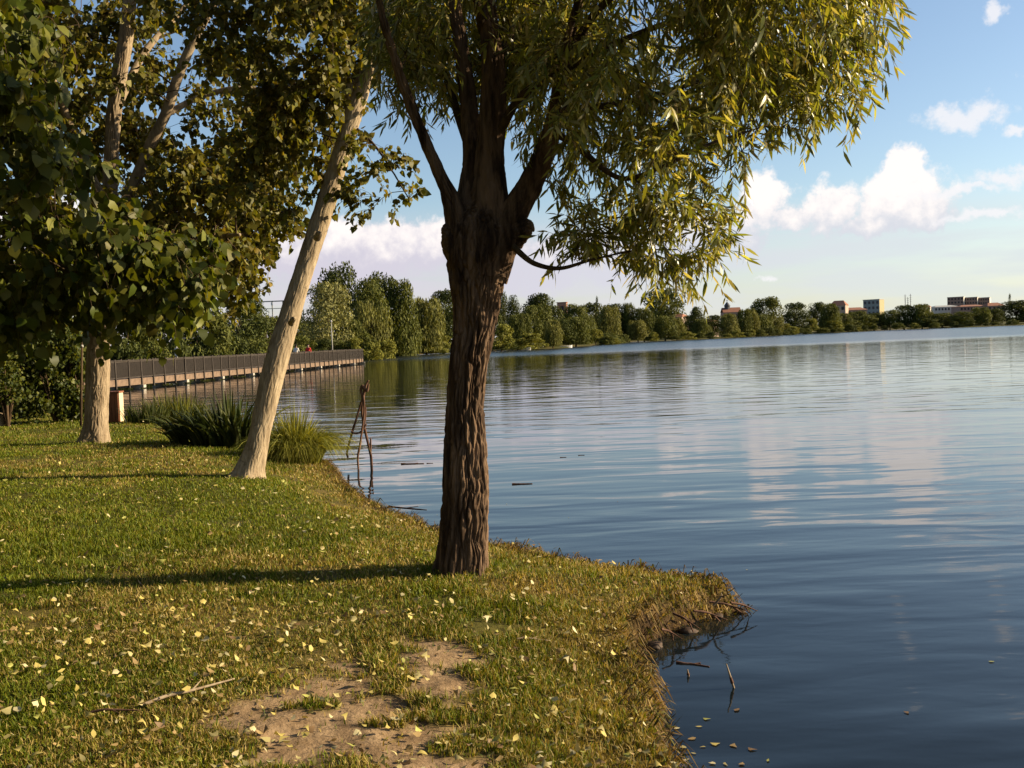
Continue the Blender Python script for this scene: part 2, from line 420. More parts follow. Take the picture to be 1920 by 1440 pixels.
def straw_mask(x, y, sd):
    a = sstep(sd, 1.1, 0.1) * 0.95
    b = np.exp(-(((x - 0.1) / 0.55) ** 2 + ((y - 6.35) / 0.4) ** 2))
    c = sstep(fbm(x * 0.9, y * 0.9, 0, 44, 3), 0.5, 0.72) * 0.6
    dd = sstep(poly_sd(DIRT, x, y), -0.9, -0.1) * 0.45
    return np.clip(np.maximum.reduce([a, b, c, dd]) * (0.5 + fbm(x * 3.3, y * 3.3, 0, 45, 3)), 0, 1)

def axis(lo, hi, step, far, grow=1.14):
    mid = np.arange(lo, hi, step); out = [mid]
    for sgn, s in ((-1, lo), (1, mid[-1])):
        v = []; d = step; p = s
        while abs(p) < far: d = min(d * grow, 400); p = p + sgn * d; v.append(p)
        out.insert(0, np.array(v[::-1])) if sgn < 0 else out.append(np.array(v))
    return np.concatenate(out)
gx = axis(-7.5, 2.6, 0.045, 4500); gy = axis(2.0, 15.5, 0.05, 4500)
X, Y = np.meshgrid(gx, gy); Xf, Yf = X.ravel(), Y.ravel()
SD = shore_sd(Xf, Yf); Z = ground_z(Xf, Yf, SD)
nx, ny = len(gx), len(gy)
i = np.arange(ny - 1)[:, None] * nx; k = np.arange(nx - 1)[None]
Fq = np.stack([i + k, i + k + 1, i + k + nx + 1, i + k + nx], -1).reshape(-1, 4)
dm = dirt_mask(Xf, Yf); stm = straw_mask(Xf, Yf, SD)
tint = np.zeros((len(Xf), 3)); tint[:, 0] = dm; tint[:, 1] = stm; tint[:, 2] = sstep(SD, 0.16, 0.02)
def ground_fn(N, b):
    p = geo_pos(N); a = N.n('ShaderNodeAttribute', attribute_name='tint').outputs['Color']
    d, s, e = N.sep(a)
    n1 = N.noise(p, 2.0, 8, 0.6); n2 = N.noise(p, 30, 6, 0.65); n3 = N.noise(p, 0.08, 4)
    grass = N.mix(N.ramp(n2, 0.3, 0.7), (0.028, 0.034, 0.005), (0.085, 0.085, 0.013))
    grass = N.mix(N.ramp(n1, 0.35, 0.7, 0, 0.5), grass, (0.10, 0.078, 0.02))
    grass = N.mix(N.ramp(n3, 0.4, 0.65, 0, 0.5), grass, (0.05, 0.06, 0.009))
    grass = N.mix(N.m('MULTIPLY', s, 0.8), grass, (0.15, 0.10, 0.033))
    soil = N.mix(N.ramp(N.noise(p, 9, 8, 0.65), 0.3, 0.7), (0.155, 0.10, 0.053), (0.285, 0.195, 0.11))
    col = N.mix(d, grass, soil)
    col = N.mix(e, col, N.mix(N.ramp(n2, 0.3, 0.7), (0.018, 0.010, 0.005), (0.07, 0.040, 0.018)))
    N.put(b.inputs['Base Color'], col)
    bump(N, b, N.m('ADD', N.m('MULTIPLY', N.noise(p, 45, 6, 0.65), .45), N.m('MULTIPLY', N.noise(p, 7, 5), 1.8)), 0.02, 0.9)
MAT['ground'] = principled('ground', ground_fn, 0.95, 0.1)
ground = obj('ground', mesh_np('ground', np.stack([Xf, Yf, Z], -1), [Fq], MAT['ground'], True, tint, 1.0))
tag(ground, 'grassy lake bank with a worn sandy patch, meeting the water', 'ground', kind='structure')

# ------------------------------------------------------------------ water
def water_fn(N, b):
    p = geo_pos(N); x, y, z = N.sep(p)
    # gusts ruffle the lake in bands
    g = N.noise(N.v('MULTIPLY', p, (0.018, 0.06, 1)), 1.0, 3, 0.5)
    D = y
    b_near = N.ramp(D, 15, 9)
    wob = N.m('MULTIPLY', N.m('SUBTRACT', N.noise(N.v('MULTIPLY', p, (0.10, 0.2, 1)), 1.0, 3), 0.5), 5.0)
    D2 = N.m('ADD', D, wob)
    b_mid = N.m('MULTIPLY', N.ramp(D2, 19, 20.5), N.ramp(D2, 30, 27.5))
    b_far = N.m('MULTIPLY', N.ramp(D, 95, 150), 1.0)
    ruff = N.m('MAXIMUM', N.m('MULTIPLY', b_near, 0.5), N.m('MAXIMUM', N.m('MULTIPLY', b_mid, 0.6), b_far))
    ruff = N.m('MAXIMUM', ruff, N.ramp(g, 0.45, 0.7, 0.22, 0.5))
    w1 = N.noise(N.v('MULTIPLY', p, (0.4, 1.25, 1)), 1.0, 2, 0.45, 0.3)
    w2 = N.noise(N.v('MULTIPLY', p, (1.8, 5.0, 1)), 1.0, 2, 0.45, 0.4)
    w3 = N.noise(N.v('MULTIPLY', p, (7.0, 16, 1)), 1.0, 2, 0.5)
    h = N.m('ADD', N.m('MULTIPLY', w1, 0.046), N.m('MULTIPLY', N.m('ADD', N.m('MULTIPLY', w2, 0.0065), N.m('MULTIPLY', w3, 0.0016)), N.m('ADD', ruff, N.m('MULTIPLY', b_far, 2.2))))
    h = N.m('MULTIPLY', h, N.ramp(ruff, 0.1, 0.9, 0.45, 1.0))
    nd = N.n('ShaderNodeBump'); nd.inputs['Distance'].default_value = 1.0; nd.inputs['Strength'].default_value = 1.0
    N.put(nd.inputs['Height'], h); N.t.links.new(nd.outputs[0], b.inputs['Normal'])
    N.put(b.inputs['Base Color'], (0.006, 0.009, 0.010))
    N.put(b.inputs['Roughness'], N.m('ADD', N.ramp(ruff, 0.2, 1.0, 0.03, 0.12), N.m('MULTIPLY', b_far, 0.12)))
    b.inputs['IOR'].default_value = 1.333
MAT['water'] = principled('water', water_fn, 0.04, 0.5)
wv = [(-300, -400, WATER), (1200, -400, WATER), (1200, 700, WATER), (-300, 700, WATER)]
water = obj('lake_water', mesh_np('lake_water', wv, [np.array([[0, 1, 2, 3]])], MAT['water']))
tag(water, 'rippled blue lake water reflecting sky and far trees', 'water', kind='structure')

# ------------------------------------------------------------------ leaves and foliage
def leaf_template(kind):
    if kind == 'willow':
        V = [(0, 0, 0), (-.085, .28, .012), (.085, .28, .012), (-.075, .62, -.02), (.075, .62, -.02), (0, 1, -.10)]
    elif kind == 'poplar':
        V = [(0, 0, 0), (-.46, .20, .09), (.46, .20, .09), (-.33, .58, .05), (.33, .58, .05), (0, 1.02, -.10)]
    else:                                     # broad, slightly lobed
        V = [(0, 0, 0), (-.43, .26, .10), (.43, .26, .10), (-.38, .66, .04), (.38, .66, .04), (0, 1.08, -.16)]
    return np.array(V, float), np.array([[0, 2, 1], [3, 4, 5]]), np.array([[1, 2, 4, 3]])
def leaf_cloud(name, kind, P, D, Nn, S, T, mat):
    V, Ft, Fqd = leaf_template(kind); n = len(P); k = len(V)
    Xa = np.cross(D, Nn)
    W = P[:, None] + S[:, None, None] * (Xa[:, None] * V[None, :, 0:1] + D[:, None] * V[None, :, 1:2] + Nn[:, None] * V[None, :, 2:3])
    o = (np.arange(n) * k)[:, None, None]
    return mesh_np(name, W.reshape(-1, 3), [(Ft[None] + o).reshape(-1, 3), (Fqd[None] + o).reshape(-1, 4)], mat, False, np.repeat(T, k, axis=0), 1.15 if kind == 'willow' else 1.0)
def norm(a): return a / (np.linalg.norm(a, axis=-1, keepdims=True) + 1e-12)

def foliage(root, limbs, centres, spread, twigs_per, twig_len, leaves_per, leaf_size, kind, mat, tints, rng, droop=0.5, hang=0.5, branch_r=0.010, nleaf=300, keep=None, twig_r=0.0022, attach_up=0.15, parts=True):
    """grow branches from the limbs to the spray centres, twigs on them and leaves along the twigs"""
    org = np.array(root.location)
    sk = np.vstack([spline(l, 40)[:, :3] for l in limbs]); skr = np.concatenate([spline(l, 40)[:, 3] for l in limbs])
    centres = np.asarray(centres); dist = np.array([np.min(np.linalg.norm(sk - c, axis=1)) for c in centres])
    tubes = []; tw = []
    for ci in np.argsort(dist):
        c = centres[ci]; dv = np.linalg.norm(sk - c, axis=1) + 0.6 * np.maximum(0, sk[:, 2] - c[2] - 0.3); j = int(np.argmin(dv)); a = sk[j]
        L = np.linalg.norm(c - a)
        mid = (a + c) / 2 + np.array([0, 0, attach_up * L]) + rng.normal(0, 0.07 * L, 3)
        m2 = a * .2 + c * .8 + np.array([0, 0, attach_up * L * .5]) + rng.normal(0, 0.05 * L, 3)
        Pp = spline(np.array([a, mid, m2, c]), 9); r1 = min(skr[j] * 0.7, branch_r * (0.6 + L))
        R = np.linspace(r1, max(0.0025, twig_r * 1.2), 9); tubes.append((Pp - org, R, 5))
        sk = np.vstack([sk, Pp[2:]]); skr = np.concatenate([skr, R[2:]])
        nt = max(2, int(twigs_per * rng.uniform(.7, 1.3)))
        for t in range(nt):
            f = rng.uniform(0.35, 1.0); s = Pp[min(8, int(f * 8))] + rng.normal(0, 0.02, 3)
            out = norm(rng.normal(0, 1, 3) + norm(c - a) * 0.9 + np.array([0, 0, 0.1]))
            Lt = twig_len * rng.uniform(.55, 1.35); s2 = s + out * Lt * spread * 0
            q = np.array([s2, s2 + out * Lt * .35, s2 + out * Lt * .65 - np.array([0, 0, droop * Lt * .22]), s2 + out * Lt * .85 - np.array([0, 0, droop * Lt * .62])])
            tw.append(spline(q, 7))
    tw = np.array(tw)
    if keep is not None: tw = tw[keep(tw)]
    n = len(tw); twR = np.linspace(twig_r, twig_r * .45, 7)
    for q in tw: tubes.append((q - org, twR, 3))
    # leaves
    t = np.linspace(0.12, 1.0, leaves_per)[None] + rng.uniform(-.5, .5, (n, leaves_per)) / leaves_per; t = np.clip(t, 0, .999) * 6
    i = t.astype(int); f = (t - i)[..., None]; ar = np.arange(n)[:, None]
    P = tw[ar, i] * (1 - f) + tw[ar, i + 1] * f; TD = norm(tw[ar, i + 1] - tw[ar, i])
    side = norm(np.cross(TD, rng.normal(0, 1, TD.shape)))
    D = norm(TD * 0.55 + side * 0.75 + np.array([0, 0, -1.0]) * hang * rng.uniform(.4, 1.4, t.shape)[..., None])
    Nn = rng.normal(0, 1, D.shape) + np.array([0.25, -0.15, 0.55]); Nn = norm(Nn - D * (Nn * D).sum(-1, keepdims=True))
    if kind != 'willow': P = P + D * leaf_size * 0.35
    P, D, Nn = [a.reshape(-1, 3) for a in (P, D, Nn)]
    S = leaf_size * rng.uniform(.45, 1.28, len(P))
    tints = np.array(tints); w = rng.integers(0, len(tints), len(P))
    T = tints[w] * rng.uniform(.75, 1.25, (len(P), 1)) * (1 + rng.normal(0, .06, (len(P), 3)))
    tw_o = obj('twigs', join_tubes(tubes, 'twigs', MAT['twig']), root); tag(tw_o, kind='stuff')
    sel = np.zeros(len(P), bool)
    if parts:
        px, py, z = to_px(P); inside = (px > 0) & (px < 1920) & (py > 0) & (py < 1440) & (z > 0)
        app = np.where(inside, S / np.maximum(z, .1), -1); sel[np.argsort(-app)[:nleaf]] = True
        V, Ft, Fqd = leaf_template(kind); ms = []
        for q in range(6):
            c = tints[q % len(tints)] * (0.85 + 0.07 * q)
            ms.append(mesh_np('leaf', V, [Ft, Fqd], mat, False, np.tile(c, (len(V), 1)), 1.15 if kind == 'willow' else 1.0))
        for j in np.nonzero(sel)[0]:
            o = bpy.data.objects.new('leaf', ms[int(rng.integers(0, 6))]); COL.objects.link(o); o.parent = root
            Xa = np.cross(D[j], Nn[j]); R = np.stack([Xa, D[j], Nn[j]], 1) * S[j]
            mm = Matrix([list(R[r]) + [P[j][r] - org[r]] for r in range(3)] + [[0, 0, 0, 1]]); o.matrix_basis = mm
    k = ~sel
    lo = obj('foliage', leaf_cloud('foliage', kind, P[k] - org, D[k], Nn[k], S[k], T[k], mat), root); tag(lo, kind='stuff')
    return len(P)

def limb_px(rows, Y0):
    """rows: px, py, radius in px, depth offset -> world x,y,z,r"""
    out = []
    for (a, b, r, dy) in rows:
        p = at(a, b, Y0 + dy); out.append((p.x, p.y, p.z, r * (Y0 + dy) / F))
    return np.array(out)
def ell(rng, lst, n):
    """n points in ellipsoids given as (px,py,rx,ry in photo px, Y, half depth, weight)"""
    w = np.array([e[6] for e in lst], float); w /= w.sum(); out = []
    for q in rng.choice(len(lst), n, p=w):
        px, py, rx, ry, Yc, hd, _ = lst[q]
        v = norm(rng.normal(0, 1, 3)) * rng.uniform(0.15, 1) ** 0.4
        Yd = Yc + v[1] * hd; p = at(px, py, Yc); out.append((p.x + v[0] * rx * Yc / F, Yd, p.z + v[2] * ry * Yc / F))
    return np.array(out)

# ---- the pollarded willow
def build_willow():
    rng = np.random.default_rng(5); b = ghit(866, 1082); Y0 = b.y + 0.15
    root = thing('willow_tree', b, 'dark furrowed pollard willow with narrow leaves at the edge of the lawn', 'tree')
    edges = [(1100, 816, 916), (1080, 817, 914), (1040, 820, 914), (950, 826, 915), (850, 832, 912), (760, 838, 908), (700, 841, 911), (640, 846, 921), (580, 847, 934), (520, 842, 944), (480, 836, 954), (440, 844, 962), (405, 862, 952), (375, 884, 932)]
    spec = limb_px([((l + r) / 2, y, (r - l) / 2 * 0.97, 0) for y, l, r in edges], Y0)
    obj('trunk', bark_mesh('trunk', spec, MAT['willow_bark'], 420, 320, 0.024, (0.034, 0.34), 0.06, seed=3, origin=b, plates=True), root)
    L = {}
    L['A'] = limb_px([(912, 520, 44, 0), (916, 430, 42, 0), (918, 370, 35, 0), (918, 300, 28, 0), (926, 150, 22, 0), (914, 0, 15, .05), (905, -200, 11, .1), (900, -420, 5, .2)], Y0)
    L['B'] = limb_px([(888, 520, 40, .03), (884, 440, 36, .05), (884, 375, 28, .08), (889, 290, 21, .12), (873, 150, 15, .2), (852, 0, 11, .25), (832, -180, 8, .3), (820, -380, 4, .4)], Y0)
    L['C'] = limb_px([(915, 520, 36, 0), (938, 455, 35, -.03), (966, 395, 27, -.05), (1002, 330, 22, -.08), (1032, 255, 18, -.12), (1048, 170, 13, -.2), (1070, 60, 10, -.3), (1110, -80, 8, -.4), (1150, -260, 4, -.5)], Y0)
    L['D'] = limb_px([(880, 510, 34, 0), (866, 445, 28, -.02), (850, 388, 19, -.05), (833, 345, 13, -.08), (800, 270, 11, -.12), (764, 180, 9.5, -.2), (740, 110, 8, -.3), (715, 20, 6, -.4), (690, -110, 3, -.5)], Y0)
    for k in 'ABCD':
        obj('limb', bark_mesh('limb', L[k], MAT['willow_bark'], 170, 110, 0.011, (0.028, 0.25), seed=7 + ord(k), origin=b, plates=True), root)
    for pts in ([(940, 462, 32, -.03), (966, 440, 25, -.07), (984, 428, 19, -.10), (998, 422, 10, -.12)], [(875, 490, 34, -.02), (854, 462, 25, -.04), (843, 438, 17, -.05), (837, 420, 8, -.06)]):
        obj('burl', bark_mesh('burl', limb_px(pts, Y0), MAT['willow_bark'], 50, 90, 0.015, (0.026, 0.05), seed=31, origin=b, plates=True), root)
    thin = [limb_px(r, Y0) for r in (
        [(940, 240, 9, -.05), (980, 178, 8, -.2), (1060, 132, 7, -.35), (1180, 70, 6, -.5), (1330, 20, 4.5, -.5), (1490, 0, 2, -.5)],
        [(1030, 240, 8, -.15), (1090, 282, 6, -.35), (1160, 333, 5, -.5), (1230, 318, 4, -.6), (1330, 270, 3, -.6), (1440, 235, 1.5, -.6)],
        [(962, 462, 6, -.15), (1000, 493, 5, -.22), (1050, 503, 4, -.28), (1110, 487, 2.6, -.32), (1190, 470, 1.8, -.35), (1270, 468, 1.0, -.35)],
        [(932, 110, 10, 0), (990, 20, 8, .3), (1100, -60, 7, .7), (1250, -120, 5, 1.0), (1420, -150, 3, 1.2)],
        [(1060, 110, 8, -.25), (1130, 10, 7, -.7), (1260, -80, 5, -1.0), (1420, -140, 4, -1.1), (1560, -160, 2, -1.1)],
        [(1040, 200, 7, -.2), (1120, 200, 6, .1), (1240, 175, 5, .5), (1380, 130, 3.5, .7), (1560, 80, 2, .8)],
        [(888, 300, 9, .1), (860, 220, 8, .5), (830, 120, 7, .9), (790, 0, 5, 1.2), (740, -120, 3, 1.4)],
        [(905, 60, 8, .1), (880, -60, 7, -.5), (850, -180, 5, -.9), (800, -320, 3, -1.2)])]
    for l in thin:
        obj('branch', bark_mesh('branch', l, MAT['twig'], 50, 12, 0.0015, seed=9, origin=b), root)
    ce = ell(rng, [(1230, 60, 330, 190, Y0, 1.6, 3.4), (1180, 270, 190, 120, Y0 - .2, 1.1, .95), (1480, 30, 160, 140, Y0 - .1, 1.1, 1.25), (920, -90, 220, 180, Y0, 1.7, 1.7), (770, 60, 80, 90, Y0, .8, .65),
                  (1230, -260, 400, 200, Y0, 1.8, 2.4), (1180, 420, 120, 50, Y0 - .35, .35, .22), (1020, 200, 80, 120, Y0 + .2, .9, .4), (860, 60, 200, 110, Y0 + .95, .6, 1.3), (1010, 130, 90, 130, Y0 + .9, .5, .6)], 335)
    ce = np.vstack([ce, [tuple(at(a, c, Y0 + d)) for a, c, d in [(1610, 90, -.3), (1560, 150, -.2), (1500, 190, -.4), (1430, 240, -.3), (1390, 300, -.4), (1340, 340, -.4), (1300, 400, -.4), (1340, 430, -.35), (1230, 480, -.35), (1120, 480, -.3), (1090, 485, -.3), (1150, 478, -.3), (1180, 490, -.3), (1340, 470, -.35), (1260, 470, -.35), (1060, 380, 0), (730, 170, -.1), (790, 200, 0), (1640, 60, -.3), (1585, 40, -.1), (1640, 140, -.3), (1580, 190, -.25), (1540, 200, -.2), (1395, 445, -.35), (1310, 500, -.35), (1245, 510, -.35), (1480, 245, -.3), (1625, 20, -.2), (1600, -40, 0)]]])
    def keep(tw):
        px, py, z = to_px(tw[:, 6])
        # the crown's outer edge: rises to the right, open under the left limbs
        lim = np.interp(px, [600, 680, 700, 800, 830, 990, 1000, 1200, 1340, 1400, 1430, 1500, 1600, 1665, 1690, 1720], [60, 170, 230, 270, 230, 330, 520, 560, 575, 490, 345, 320, 265, 185, 120, -200])
        la = np.interp(py, [0, 150, 300, 420], [914, 926, 918, 918]); lb = np.interp(py, [0, 150, 290, 420], [852, 873, 889, 884]); lc = np.interp(py, [60, 170, 255, 330, 395], [1070, 1048, 1032, 1002, 968]); ld = np.interp(py, [20, 110, 180, 270, 345], [715, 740, 764, 800, 833])
        hide = (tw[:, 6, 1] < Y0 + .2) & (py > -40) & (py < 430) & ((np.abs(px - la) < 42) | (np.abs(px - lb) < 34) | (np.abs(px - lc) < 24) | (np.abs(px - ld) < 20)) & (rng.uniform(0, 1, len(px)) < .88)
        return (py < lim + rng.uniform(-40, 25, len(px))) & (px > 660) & ~hide
    print('willow leaves', foliage(root, list(L.values()) + thin, ce, 0, 11, 0.40, 18, 0.100, 'willow', MAT['willow_leaf'],
          [(0.20, 0.195, 0.03), (0.15, 0.16, 0.025), (0.23, 0.215, 0.042), (0.33, 0.30, 0.12), (0.11, 0.12, 0.02)], rng, droop=0.5, hang=0.65, branch_r=0.008, keep=keep))
build_willow()

# ---- the leaning pale poplar
POP = [(0.10, 0.092, 0.012), (0.13, 0.115, 0.015), (0.07, 0.072, 0.010), (0.18, 0.15, 0.022), (0.14, 0.135, 0.02)]
def build_leaning():
    rng = np.random.default_rng(8); b = ghit(468, 896); Y0 = b.y + 0.1
    root = thing('poplar_tree', b, 'leaning poplar with smooth pale trunk beside the sedge clump', 'tree')
    rows = [(908, 424, 503), (885, 441, 497), (850, 457, 501), (793, 472, 511), (688, 493, 538), (582, 528, 566), (477, 562, 598), (371, 597, 632), (265, 631, 663), (192, 653, 686), (80, 690, 718), (-60, 735, 758), (-220, 780, 798), (-380, 815, 825)]
    spec = limb_px([((l + r) / 2, y, (r - l) / 2, 0.0008 * (900 - y)) for y, l, r in rows], Y0)
    obj('trunk', bark_mesh('trunk', spec, MAT['pale_bark'], 420, 130, 0.008, (0.04, 0.32), 0.06, seed=12, origin=b, plates=True), root)
    for kx, ky, kr in ((594, 440, 6), (546, 600, 5.5)):
        obj('knot', bark_mesh('knot', limb_px([(kx, ky + 6, kr * 1.2, .05), (kx + 3, ky, kr, -.04), (kx + 5, ky - 3, kr * .75, -.085), (kx + 6, ky - 4, kr * .35, -.105)], Y0), MAT['pale_bark'], 24, 40, 0.006, (0.02, 0.04), seed=kx, origin=b, plates=True), root)
    limbs = [spec[8:]]
    for r in ([(668, 210, 12, .6), (640, 120, 10, .5), (590, 30, 8, .3), (520, -80, 6, 0), (440, -180, 3, -.3)],
              [(690, 110, 11, .6), (740, 30, 9, .5), (800, -80, 7, .3), (860, -220, 4, .2)],
              [(700, 60, 10, .7), (660, -60, 8, 1.2), (600, -180, 6, 1.6), (560, -320, 3, 1.9)],
              [(660, 235, 4, .6), (700, 270, 2.5, .3), (735, 320, 1.6, .1), (765, 370, 1, 0)],
              [(652, 240, 8, .6), (600, 180, 6, .9), (540, 160, 5, 1.2), (470, 180, 3, 1.4)]):
        l = limb_px(r, Y0); limbs.append(l)
        obj('limb', bark_mesh('limb', l, MAT['pale_bark'] if r[0][2] > 9 else MAT['twig'], 50, 20, 0.003, seed=4, origin=b), root)
    ce = ell(rng, [(560, 60, 170, 150, Y0 + .3, 1.8, 2.0), (720, -80, 180, 180, Y0 + .5, 1.8, 1.5), (450, -100, 200, 150, Y0 + .3, 1.8, 1.2), (700, 300, 60, 70, Y0 + .2, .5, .10), (560, 260, 90, 90, Y0 + 1, 1.0, .7), (500, 350, 70, 110, Y0 + .6, .8, .5), (640, -260, 220, 130, Y0 + .5, 1.8, .9)], 190)
    ce = np.vstack([ce, [tuple(at(a, c, Y0 + d)) for a, c, d in [(745, 310, .1), (772, 365, 0), (690, 405, .1), (655, 370, .2)]]])
    def keep(tw):
        px, py, z = to_px(tw[:, 6]); lim = np.interp(px, [300, 480, 560, 600, 690, 800, 830], [560, 560, 500, 430, 425, 410, 200])
        return (py < lim) & ~((px > 795) & (py > 120))
    print('leaning leaves', foliage(root, limbs, ce, 0, 11, 0.42, 12, 0.085, 'poplar', MAT['leaf'], POP, rng, droop=0.45, hang=0.9, keep=keep, twig_r=0.003))
build_leaning()

# ---- the forked tree further left
def build_left():
    rng = np.random.default_rng(15); b = ghit(176, 830); Y0 = b.y + 0.15
    root = thing('poplar_tree', b, 'upright forked poplar with rough buff trunk beside the brown bin', 'tree')
    rows = [(838, 175, 28), (818, 177, 25), (789, 180, 21.5), (740, 182, 21), (690, 183, 21), (600, 187, 19), (500, 194, 16), (380, 205, 13.5), (290, 209, 13), (200, 215, 13), (90, 233, 13), (0, 244, 12), (-130, 258, 9), (-300, 270, 6), (-480, 280, 3)]
    spec = limb_px([(x, y, r, 0) for y, x, r in rows], Y0)
    obj('trunk', bark_mesh('trunk', spec, MAT['poplar_bark'], 420, 130, 0.016, (0.05, 0.36), 0.08, seed=22, origin=b, plates=True), root)
    limbs = [spec[5:]]
    for r in ([(200, 440, 12, 0), (240, 370, 11, -.2), (285, 265, 10, -.4), (312, 210, 9.5, -.5), (335, 140, 9, -.6), (368, 66, 8, -.7), (407, -5, 7, -.8), (450, -110, 5, -.9), (500, -250, 3, -1)],
              [(192, 520, 10, 0), (120, 430, 8, .3), (50, 320, 6, .6), (-20, 180, 4, .9)],
              [(203, 400, 9, 0), (150, 280, 7, -.6), (100, 150, 6, -1.2), (60, 0, 4, -1.6)],
              [(190, 540, 8, 0), (270, 480, 7, -.8), (360, 450, 5, -1.4), (450, 440, 3, -1.8)],
              [(310, 215, 6, -.5), (380, 180, 5, -.3), (460, 165, 4, -.1), (560, 180, 2, .1)],
              [(215, 210, 8, 0), (270, 100, 6, .8), (340, 20, 5, 1.4), (430, -80, 3, 1.8)]):
        l = limb_px(r, Y0); limbs.append(l)
        obj('limb', bark_mesh('limb', l, MAT['poplar_bark'], 60, 24, 0.006, seed=24, origin=b), root)
    ce = ell(rng, [(300, 120, 260, 190, Y0, 2.6, 2.4), (120, 200, 200, 260, Y0 + .3, 2.4, 1.8), (380, 400, 130, 110, Y0 - .8, 1.8, 1.6), (240, 480, 170, 90, Y0 - 1, 1.3, 1.3), (480, 320, 90, 160, Y0 - .3, 1.4, 1.2), (200, -200, 330, 180, Y0, 2.6, 1.6), (450, 520, 70, 60, Y0 - .8, .8, .5), (60, 460, 110, 110, Y0, 1.5, .8)], 340)
    def keep(tw):
        px, py, z = to_px(tw[:, 6]); lim = np.interp(px, [-200, 0, 140, 230, 330, 420, 480, 530, 580, 620], [660, 660, 670, 660, 660, 640, 580, 480, 430, 380])
        stem1 = np.interp(py, [0, 90, 200, 290, 380, 460], [244, 233, 215, 209, 205, 197]); stem2 = np.interp(py, [0, 66, 140, 210, 265, 370], [405, 368, 335, 312, 285, 240])
        front = (tw[:, 6, 1] < Y0 + .1) & (py < 430) & ((np.abs(px - stem1) < 34) | (np.abs(px - stem2) < 30)) & (rng.uniform(0, 1, len(px)) < .9)
        return (py < lim + rng.uniform(-30, 10, len(px))) & ~front
    print('left leaves', foliage(root, limbs, ce, 0, 12, 0.55, 12, 0.11, 'poplar', MAT['leaf'], POP, rng, droop=0.5, hang=0.9, keep=keep, twig_r=0.004, branch_r=0.014))
build_left()

# ---- a nearer tree whose trunk stands outside the picture on the left; its branches hang in
def build_near():
    rng = np.random.default_rng(19); Y0 = 9.2; bx = -6.6
    b = Vector((bx, Y0, gz(bx, Y0))); root = thing('broadleaf_tree', b, 'shaded broadleaf tree with large heart-shaped leaves on low hanging branches', 'tree')
    tr = np.array([(bx, Y0, b.z - .15, .24), (bx, Y0, b.z + .3, .19), (bx + .05, Y0, b.z + 1.4, .165), (bx + .1, Y0 + .1, b.z + 3, .14), (bx + .2, Y0 + .1, b.z + 4.6, .10), (bx + .2, Y0, b.z + 6.2, .04)])
    obj('trunk', bark_mesh('trunk', tr, MAT['poplar_bark'], 140, 60, 0.012, (0.05, 0.22), 0.05, seed=41, origin=b), root)
    limbs = [tr[2:]]
    for q in ([(0, 0, 2.1, .06), (.9, -.2, 2.6, .05), (1.7, -.3, 2.6, .03), (2.4, -.4, 2.35, .014), (3.0, -.4, 2.0, .005)],
              [(0, .1, 2.6, .06), (.8, .5, 3.2, .05), (1.4, .7, 3.4, .03), (1.9, .8, 3.4, .015), (2.3, .8, 3.2, .006)],
              [(.1, 0, 3.2, .06), (.9, -.5, 4.0, .05), (1.4, -.8, 4.3, .025), (1.9, -.9, 4.4, .008)],
              [(.1, 0, 3.6, .05), (.8, .4, 4.5, .04), (1.6, .6, 5.2, .02), (2.4, .6, 5.6, .01)],
              [(0, 0, 2.0, .05), (-.9, .3, 2.8, .035), (-1.9, .4, 3.2, .012)]):
        l = np.array([(bx + q_[0], Y0 + q_[1], b.z + q_[2], q_[3]) for q_ in q]); limbs.append(l)
        obj('limb', bark_mesh('limb', l, MAT['twig'], 40, 16, 0.003, seed=44, origin=b), root)
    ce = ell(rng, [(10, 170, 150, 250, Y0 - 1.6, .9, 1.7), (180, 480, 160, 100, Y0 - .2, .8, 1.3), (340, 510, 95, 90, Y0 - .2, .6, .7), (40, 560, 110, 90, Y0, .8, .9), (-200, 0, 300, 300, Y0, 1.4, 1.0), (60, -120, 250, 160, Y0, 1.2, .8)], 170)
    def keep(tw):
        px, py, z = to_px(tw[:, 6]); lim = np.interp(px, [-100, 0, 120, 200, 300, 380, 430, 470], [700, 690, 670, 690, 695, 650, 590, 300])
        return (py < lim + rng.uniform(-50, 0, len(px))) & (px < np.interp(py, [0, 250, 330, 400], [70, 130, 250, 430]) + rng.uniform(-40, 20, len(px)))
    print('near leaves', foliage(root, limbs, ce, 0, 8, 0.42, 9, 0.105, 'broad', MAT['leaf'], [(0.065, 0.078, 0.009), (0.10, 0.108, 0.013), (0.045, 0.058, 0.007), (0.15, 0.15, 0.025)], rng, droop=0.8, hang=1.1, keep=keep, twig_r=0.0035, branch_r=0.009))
build_near()

